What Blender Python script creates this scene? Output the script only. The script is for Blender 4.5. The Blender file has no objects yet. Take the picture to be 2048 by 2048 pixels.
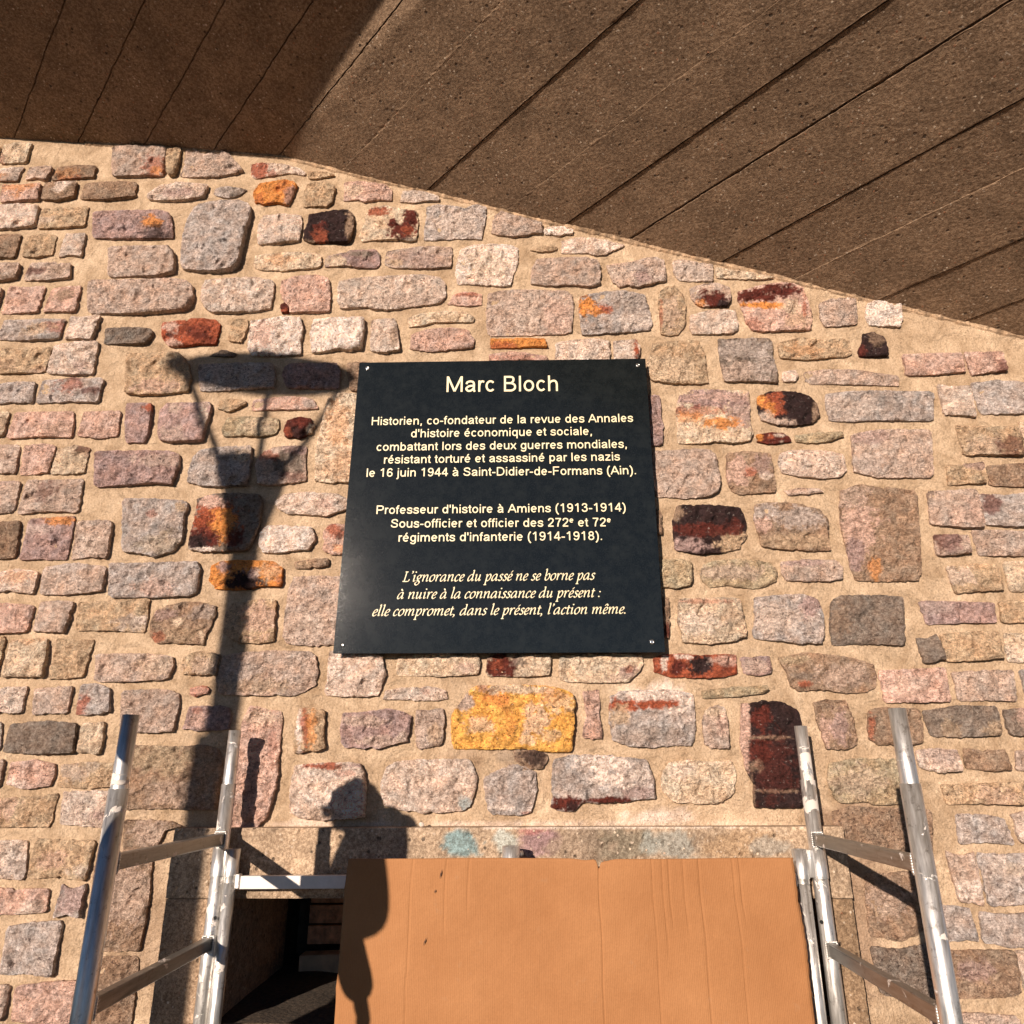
import bpy, bmesh, math, random
import numpy as np
from mathutils import Vector, noise, geometry
random.seed(7); rng = np.random.default_rng(7)
sc = bpy.context.scene; col = sc.collection

# ------------------------------------------------------------------ camera
D = 3.3; EYE = 1.40                      # metres from the wall, height of the eye
PITCH, YAW, ROLL = math.radians(19.5), math.radians(1.4), math.radians(-0.25)
FPX, W = 1464.0, 2048.0                  # focal length in picture units of 2048
cam = bpy.data.objects.new('camera', bpy.data.cameras.new('camera')); col.objects.link(cam)
cam.data.sensor_width = 36; cam.data.lens = FPX/W*36; cam.data.clip_start = .02; cam.data.clip_end = 600
cam.location = (0, -D, EYE)
from mathutils import Matrix
M_CAM = Matrix.Rotation(YAW, 3, 'Z') @ Matrix.Rotation(math.pi/2+PITCH, 3, 'X') @ Matrix.Rotation(ROLL, 3, 'Z')
cam.rotation_euler = M_CAM.to_euler()
sc.camera = cam
sc.render.resolution_x = sc.render.resolution_y = 1024

# ------------------------------------------------------------------ sky, sun, exposure
TAZ, TEL = .44, .262                      # sideways and downward travel of the light per metre towards the wall
SUN = Vector((-TAZ, -1, TEL)).normalized()      # points at the sun
w = bpy.data.worlds.new("World"); sc.world = w; w.use_nodes = True
nt = w.node_tree; nt.nodes.clear()
sky = nt.nodes.new('ShaderNodeTexSky'); sky.sky_type = 'NISHITA'; sky.sun_disc = False
sky.sun_elevation = math.asin(SUN.z); sky.sun_rotation = math.atan2(SUN.x, SUN.y)
sky.air_density = .6; sky.dust_density = .1; sky.ozone_density = 3.0
bg = nt.nodes.new('ShaderNodeBackground'); bg.inputs[1].default_value = .05
wo = nt.nodes.new('ShaderNodeOutputWorld')
nt.links.new(sky.outputs[0], bg.inputs[0]); nt.links.new(bg.outputs[0], wo.inputs[0])
sl = bpy.data.lights.new('sun', 'SUN'); sl.energy = 5.0; sl.angle = math.radians(.5); sl.color = (1, .835, .69)
so = bpy.data.objects.new('sun', sl); col.objects.link(so)
so.rotation_euler = SUN.to_track_quat('Z', 'Y').to_euler(); so.location = SUN*30
sc.view_settings.view_transform = 'Standard'; sc.view_settings.look = 'None'
sc.view_settings.exposure = 0.46; sc.view_settings.gamma = 1; sc.view_settings.use_curve_mapping = False
sc.render.engine = 'CYCLES'

# ------------------------------------------------------------------ survey: picture position -> point on a plane of the place
RC = np.array(M_CAM); CP = np.array([0, -D, EYE])
def on_plane(px, py, off=0.0):
    """point at depth `off` in front of the wall, seen at (px,py) of the 2048 picture"""
    d = RC @ np.array([(px-W/2)/FPX, -(py-W/2)/FPX, -1.0])
    t = (-off-CP[1])/d[1]
    return CP+d*t
def xz(px, py, off=0.0):
    p = on_plane(px, py, off); return (p[0], p[2])
def to_px(P):
    q = (np.asarray(P)-CP) @ RC
    return np.stack([W/2+FPX*q[..., 0]/-q[..., 2], W/2-FPX*q[..., 1]/-q[..., 2]], -1)

# ------------------------------------------------------------------ helpers
def tag(o, label=None, cat=None, group=None, kind=None):
    if label: o['label'] = label
    if cat: o['category'] = cat
    if group: o['group'] = group
    if kind: o['kind'] = kind
    return o
def empty(name, loc, label, cat, group=None):
    o = bpy.data.objects.new(name, None); col.objects.link(o); o.location = loc; o.empty_display_size = .1
    return tag(o, label, cat, group)
def link(name, me, m, parent=None, loc=None):
    o = bpy.data.objects.new(name, me); col.objects.link(o)
    if m: me.materials.append(m)
    if loc is not None: o.location = loc
    if parent is not None:
        o.parent = parent
        if loc is None: o.location = -Vector(parent.location) if parent.parent is None else -Vector(parent.location)-Vector(parent.parent.location)
        else: o.location = Vector(loc)-Vector(parent.location)
    return o
def mesh(name, V, F, smooth=False, tint=None):
    me = bpy.data.meshes.new(name); me.from_pydata([tuple(map(float, v)) for v in V], [], [tuple(map(int, f)) for f in F])
    if tint is not None:
        a = me.attributes.new('tint', 'FLOAT_COLOR', 'POINT')
        t = np.ones((len(V), 4), np.float32); t[:, :3] = tint; a.data.foreach_set('color', t.ravel())
    me.polygons.foreach_set('use_smooth', [smooth]*len(me.polygons)); me.update(); return me
def bm_mesh(name, bm, smooth=False):
    me = bpy.data.meshes.new(name); bm.normal_update(); bm.to_mesh(me); bm.free()
    me.polygons.foreach_set('use_smooth', [smooth]*len(me.polygons)); return me
def add_box(bm, c, s, rot=None, bev=0.0):
    r = bmesh.ops.create_cube(bm, size=1)
    vs = r['verts']
    for v in vs:
        p = Vector((v.co.x*s[0], v.co.y*s[1], v.co.z*s[2]))
        if rot is not None: p = rot @ p
        v.co = p+Vector(c)
    if bev > 0:
        es = {e for v in vs for e in v.link_edges}
        bmesh.ops.bevel(bm, geom=list(es), offset=bev, segments=2, affect='EDGES', profile=.5)
def add_tube(bm, a, b, r, r2=None, n=28, cap=True, wall=None):
    a, b = Vector(a), Vector(b); r2 = r if r2 is None else r2
    q = (b-a).to_track_quat('Z', 'Y'); rings = []
    prof = [(a, r), (b, r2)]
    if wall: prof = [(a, r), (b, r2), (b, r2-wall), (b-(b-a).normalized()*.12, r2-wall)]
    for p, rr in prof:
        rings.append([bm.verts.new(p+q @ Vector((rr*math.cos(2*math.pi*i/n), rr*math.sin(2*math.pi*i/n), 0))) for i in range(n)])
    for k in range(len(rings)-1):
        for i in range(n):
            f = bm.faces.new((rings[k][i], rings[k][(i+1) % n], rings[k+1][(i+1) % n], rings[k+1][i])); f.smooth = True
    if cap: bm.faces.new(rings[0][::-1]); bm.faces.new(rings[-1])
def tube_mesh(a, b, r, **k):
    bm = bmesh.new(); add_tube(bm, a, b, r, **k); me = bpy.data.meshes.new('tube'); bm.normal_update(); bm.to_mesh(me); bm.free(); return me
def fbm(x, y, z, sc_, oct=4):
    return noise.fractal((x*sc_, y*sc_, z*sc_), 1.0, 2.0, oct)
def sstep(a, b, x):
    t = np.clip((x-a)/(b-a), 0, 1); return t*t*(3-2*t)

# ------------------------------------------------------------------ materials
def mat(name, rough=.8, metal=0.0, spec=.5):
    m = bpy.data.materials.new(name); m.use_nodes = True; n = m.node_tree; b = n.nodes['Principled BSDF']
    b.inputs['Roughness'].default_value = rough; b.inputs['Metallic'].default_value = metal
    b.inputs['Specular IOR Level'].default_value = spec
    return m, n, b
def nd(n, t, **kw):
    x = n.nodes.new(t)
    for k, v in kw.items():
        if k in x.inputs: x.inputs[k].default_value = v
        else: setattr(x, k, v)
    return x
def mix(n, fac, a, b, typ='MIX'):
    x = n.nodes.new('ShaderNodeMix'); x.data_type = 'RGBA'; x.blend_type = typ
    for s, v in ((0, fac), (6, a), (7, b)):
        if hasattr(v, 'links') or hasattr(v, 'is_linked'): n.links.new(v, x.inputs[s])
        else: x.inputs[s].default_value = v if s == 0 else (*v, 1)
    return x.outputs[2]
def ramp(n, src, p0, p1, c0=0.0, c1=1.0):
    x = n.nodes.new('ShaderNodeMapRange'); x.inputs[1].default_value = p0; x.inputs[2].default_value = p1
    x.inputs[3].default_value = c0; x.inputs[4].default_value = c1; n.links.new(src, x.inputs[0]); return x.outputs[0]
def bump(n, h, dist, strength=1.0, prev=None):
    x = n.nodes.new('ShaderNodeBump'); x.inputs['Distance'].default_value = dist; x.inputs['Strength'].default_value = strength
    n.links.new(h, x.inputs['Height'])
    if prev is not None: n.links.new(prev, x.inputs['Normal'])
    return x.outputs[0]
def tex(n, vec, scale, detail=4, rough=.6, typ='noise', dist=0.0):
    if typ == 'noise':
        x = nd(n, 'ShaderNodeTexNoise', Scale=scale, Detail=detail, Roughness=rough, Distortion=dist)
    else:
        x = nd(n, 'ShaderNodeTexVoronoi', Scale=scale)
        if typ == 'f1': pass
        if typ == 'edge': x.feature = 'DISTANCE_TO_EDGE'
    n.links.new(vec, x.inputs['Vector']); return x
def pos(n, s=(1, 1, 1), rot=(0, 0, 0)):
    g = n.nodes.new('ShaderNodeNewGeometry'); mp = n.nodes.new('ShaderNodeMapping')
    mp.inputs['Scale'].default_value = s; mp.inputs['Rotation'].default_value = rot
    n.links.new(g.outputs['Position'], mp.inputs['Vector']); return mp.outputs[0]

def stone_material():
    m, n, b = mat('quarried_stone', .85, 0, .3)
    P = pos(n); PS = pos(n, (1, 1, 2.2), (0, .55, 0))
    at = nd(n, 'ShaderNodeAttribute', attribute_name='tint').outputs['Color']
    g1 = tex(n, P, 150, 3, .8); g2 = tex(n, P, 62, 4, .75); g3 = tex(n, PS, 30, 7, .78, dist=.8)
    rd = nd(n, 'ShaderNodeTexNoise', Scale=24.0, Detail=6.0, Roughness=.7, Distortion=.5); rd.noise_type = 'RIDGED_MULTIFRACTAL'; n.links.new(PS, rd.inputs['Vector'])
    c = mix(n, ramp(n, g1.outputs['Fac'], .34, .66), (1.20, 1.20, 1.20), (1.90, 1.92, 1.92))
    c = mix(n, 1.0, at, c, 'MULTIPLY')
    c = mix(n, 1.0, c, mix(n, ramp(n, g2.outputs['Fac'], .38, .60), (.74, .69, .67), (1.20, 1.20, 1.20)), 'MULTIPLY')
    c = mix(n, 1.0, c, mix(n, ramp(n, g3.outputs['Fac'], .38, .52), (.70, .65, .62), (1.06, 1.06, 1.06)), 'MULTIPLY')
    oi = n.nodes.new('ShaderNodeObjectInfo'); sp = ramp(n, tex(n, P, 78, 3, .6).outputs['Fac'], .60, .66)          # dark specks painting in tiny crevice shadows, strong in some stones only
    spm = nd(n, 'ShaderNodeMath', operation='MULTIPLY'); n.links.new(sp, spm.inputs[0]); n.links.new(ramp(n, oi.outputs['Random'], .2, .9, .15, 1), spm.inputs[1]); sp = spm.outputs[0]
    c = mix(n, sp, c, mix(n, 1.0, c, (.34, .30, .31), 'MULTIPLY'))
    cr = tex(n, PS, 17, 6, .65, dist=1.6)                                 # fine dark mineral seams, doubling as painted crevice shade
    ab = nd(n, 'ShaderNodeMath', operation='ABSOLUTE'); sb = nd(n, 'ShaderNodeMath', operation='SUBTRACT'); sb.inputs[1].default_value = .5
    n.links.new(cr.outputs['Fac'], sb.inputs[0]); n.links.new(sb.outputs[0], ab.inputs[0]); seam = ramp(n, ab.outputs[0], .004, .016, 1, 0)
    c = mix(n, ramp(n, seam, 0, 1, 0, .6), c, mix(n, 1.0, c, (.36, .28, .25), 'MULTIPLY'))
    sp2 = ramp(n, tex(n, P, 66, 4, .7).outputs['Fac'], .62, .70)
    c = mix(n, ramp(n, sp2, 0, 1, 0, .42), c, (.86, .77, .69))
    n.links.new(c, b.inputs['Base Color'])
    sm = ramp(n, seam, 0, 1, 1, 0)
    nb = bump(n, rd.outputs['Fac'], .010, .7); nb = bump(n, sm, .006, .9, nb)
    nb = bump(n, g3.outputs['Fac'], .040, 1, nb)
    nb = bump(n, g2.outputs['Fac'], .020, 1, nb)
    nb = bump(n, g1.outputs['Fac'], .0060, .9, nb)
    n.links.new(nb, b.inputs['Normal']); return m
def mortar_material():
    m, n, b = mat('lime_mortar', .9, 0, .25)
    P = pos(n)
    at = nd(n, 'ShaderNodeAttribute', attribute_name='tint').outputs['Color']
    g1 = tex(n, P, 130, 3, .8); g2 = tex(n, P, 7, 7, .68, dist=.5); g3 = tex(n, P, 45, 5, .7)
    c = mix(n, ramp(n, g2.outputs['Fac'], .34, .68), (.66, .60, .54), (1.20, 1.20, 1.21))
    c = mix(n, 1.0, at, c, 'MULTIPLY')
    c2 = mix(n, ramp(n, g1.outputs['Fac'], .32, .66), (.74, .71, .68), (1.20, 1.20, 1.20)); c = mix(n, 1.0, c, c2, 'MULTIPLY')
    st = ramp(n, tex(n, P, 22, 4, .7).outputs['Fac'], .62, .74)
    c = mix(n, ramp(n, st, 0, 1, 0, .35), c, (.30, .19, .11))
    n.links.new(c, b.inputs['Base Color'])
    cr = tex(n, P, 5, 7, .7, dist=1.2); ab = nd(n, 'ShaderNodeMath', operation='ABSOLUTE'); sb = nd(n, 'ShaderNodeMath', operation='SUBTRACT'); sb.inputs[1].default_value = .5
    n.links.new(cr.outputs['Fac'], sb.inputs[0]); n.links.new(sb.outputs[0], ab.inputs[0]); sm = ramp(n, ab.outputs[0], .001, .005, 0, 1)
    pt = ramp(n, tex(n, P, 70, 2, .5).outputs['Fac'], .66, .72, 1, 0)
    nb = bump(n, g3.outputs['Fac'], .016, .9); nb = bump(n, sm, .003, .8, nb); nb = bump(n, pt, .004, .8, nb); nb = bump(n, g1.outputs['Fac'], .004, .9, nb)
    n.links.new(nb, b.inputs['Normal']); return m
def concrete_material(name, base=None, ang=0.0, grain=1.0):
    """base None: colour comes from the mesh attribute; ang: direction of the board marks in the plane"""
    m, n, b = mat(name, .88, 0, .3)
    P = pos(n); PB = pos(n, (1, 1, 1), (0, 0, ang))
    mp = n.nodes.new('ShaderNodeMapping'); mp.inputs['Scale'].default_value = (.09, 1, 1); n.links.new(PB, mp.inputs['Vector']); PB = mp.outputs[0]
    g1 = tex(n, P, 190, 3, .7); g2 = tex(n, P, 7, 6, .65); wood = tex(n, PB, 46, 5, .7, dist=.5); peb = tex(n, P, 75, typ='f1'); g4 = tex(n, P, 70, 5, .7)
    src = nd(n, 'ShaderNodeAttribute', attribute_name='tint').outputs['Color'] if base is None else None
    c = mix(n, ramp(n, g2.outputs['Fac'], .3, .7), (.72, .70, .68), (1.22, 1.2, 1.18))
    c = mix(n, 1.0, src if src is not None else base, c, 'MULTIPLY')
    c = mix(n, 1.0, c, mix(n, ramp(n, g1.outputs['Fac'], .33, .68), (.66, .63, .60), (1.34, 1.32, 1.28)), 'MULTIPLY')
    c = mix(n, 1.0, c, mix(n, ramp(n, g4.outputs['Fac'], .40, .60), (.66, .61, .57), (1.24, 1.22, 1.2)), 'MULTIPLY')
    c = mix(n, ramp(n, tex(n, P, 58, 2, .5).outputs['Fac'], .68, .73), c, (.50, .40, .31))
    # exposed pale pebbles and rusty ones
    pv = tex(n, P, 42, typ='f1'); ps = ramp(n, pv.outputs['Distance'], .16, .24, 1, 0)
    sel = ramp(n, tex(n, P, 13, 3, .6).outputs['Fac'], .52, .60)
    mm = nd(n, 'ShaderNodeMath', operation='MULTIPLY'); n.links.new(ps, mm.inputs[0]); n.links.new(sel, mm.inputs[1])
    c = mix(n, mm.outputs[0], c, mix(n, ramp(n, pv.outputs['Color'], .45, .5), (.62, .50, .38), (.34, .16, .09)))
    # pits
    hv = tex(n, P, 24, typ='f1'); hs = ramp(n, hv.outputs['Distance'], .10, .22, 1, 0)
    hsel = ramp(n, tex(n, P, 17, 2, .5).outputs['Fac'], .50, .56)
    m2 = nd(n, 'ShaderNodeMath', operation='MULTIPLY'); n.links.new(hs, m2.inputs[0]); n.links.new(hsel, m2.inputs[1])
    c = mix(n, ramp(n, m2.outputs[0], .3, .9, 0, .75), c, (.03, .02, .015))
    n.links.new(c, b.inputs['Base Color'])
    inv = ramp(n, m2.outputs[0], 0, 1, 1, 0)
    nb = bump(n, wood.outputs['Fac'], .0014*grain, .6)
    nb = bump(n, g4.outputs['Fac'], .0055, 1, nb)
    nb = bump(n, mm.outputs[0], .002, .7, nb)
    nb = bump(n, inv, .006, .9, nb); nb = bump(n, g1.outputs['Fac'], .0022, .8, nb)
    n.links.new(nb, b.inputs['Normal']); return m
def plain(name, c, rough=.7, metal=0.0, var=.25, scale=12, bd=.001, spec=.5, bs=80):
    m, n, b = mat(name, rough, metal, spec); P = pos(n)
    g = tex(n, P, scale, 5, .65)
    cc = mix(n, ramp(n, g.outputs['Fac'], .3, .7), tuple(x*(1-var) for x in c), tuple(min(1, x*(1+var)) for x in c))
    n.links.new(cc, b.inputs['Base Color'])
    if bd: n.links.new(bump(n, tex(n, P, bs, 4, .6).outputs['Fac'], bd, .7), b.inputs['Normal'])
    return m
def galvanised(name='galvanised_tube', stretch=(1, 1, .12), tone=1.0):
    m, n, b = mat(name, .4, .8, .5); P = pos(n); PV = pos(n, stretch)
    sp = tex(n, P, 9, 4, .65, dist=1.0); mask = ramp(n, sp.outputs['Fac'], .60, .63)      # dried plaster splashes
    g = tex(n, PV, 120, 4, .6)
    c = mix(n, ramp(n, g.outputs['Fac'], .3, .7), tuple(tone*v for v in (.52, .50, .47)), tuple(tone*v for v in (.84, .82, .79)))
    dirt = ramp(n, tex(n, P, 34, 4, .7).outputs['Fac'], .58, .7)
    c = mix(n, ramp(n, dirt, 0, 1, 0, .6), c, (.16, .12, .09))
    n.links.new(mix(n, mask, c, (.66, .60, .55)), b.inputs['Base Color'])
    n.links.new(ramp(n, mask, 0, 1, .8, .0), b.inputs['Metallic'])
    r = nd(n, 'ShaderNodeMath', operation='MAXIMUM'); n.links.new(ramp(n, mask, 0, 1, 0, .8), r.inputs[0]); n.links.new(ramp(n, g.outputs['Fac'], .3, .7, .32, .48), r.inputs[1])
    n.links.new(r.outputs[0], b.inputs['Roughness'])
    nb = bump(n, mask, .0015, .8); nb = bump(n, tex(n, P, 60, 4, .6).outputs['Fac'], .0006, .6, nb); n.links.new(nb, b.inputs['Normal']); return m
M_STONE = stone_material(); M_MORTAR = mortar_material()
F_DIR = Vector((.7071, -.7071, 0)); BANG = math.atan2(F_DIR.y, F_DIR.x)
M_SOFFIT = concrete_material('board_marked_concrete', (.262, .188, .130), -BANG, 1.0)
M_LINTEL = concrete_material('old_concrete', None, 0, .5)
M_GALV = galvanised(); M_GALVH = galvanised('shade_darkened_rung', (1, .10, 1), .42)  # rung metal with lengthwise grain, its colour darkened to paint in shade

# ------------------------------------------------------------------ the stones, surveyed one by one
C = dict(pg=(.545,.42,.35), pale=(.68,.55,.465), cream=(.69,.55,.41), grey=(.49,.42,.385), tan=(.53,.385,.255), mauve=(.42,.295,.275),
         brown=(.34,.235,.165), dark=(.035,.018,.018), maroon=(.12,.026,.018), red=(.38,.10,.05), orange=(.72,.30,.085), yellow=(.80,.43,.11),
         olive=(.48,.385,.26), dgrey=(.25,.20,.165), white=(.80,.68,.60), blue=(.34,.45,.48), pink=(.63,.43,.355))
T = dict(A=(280,280,.20704), B=(640,280,.20704), C=(1000,380,.20704), E=(1360,480,.20704), F=(1300,780,.2381), G=(1300,1180,.2381),
         H=(880,1280,.22774), P=(560,1280,.20704), Q=(280,1300,.20704), D=(280,620,.20704), T=(280,980,.20704), S=(0,0,1.0))
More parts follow.
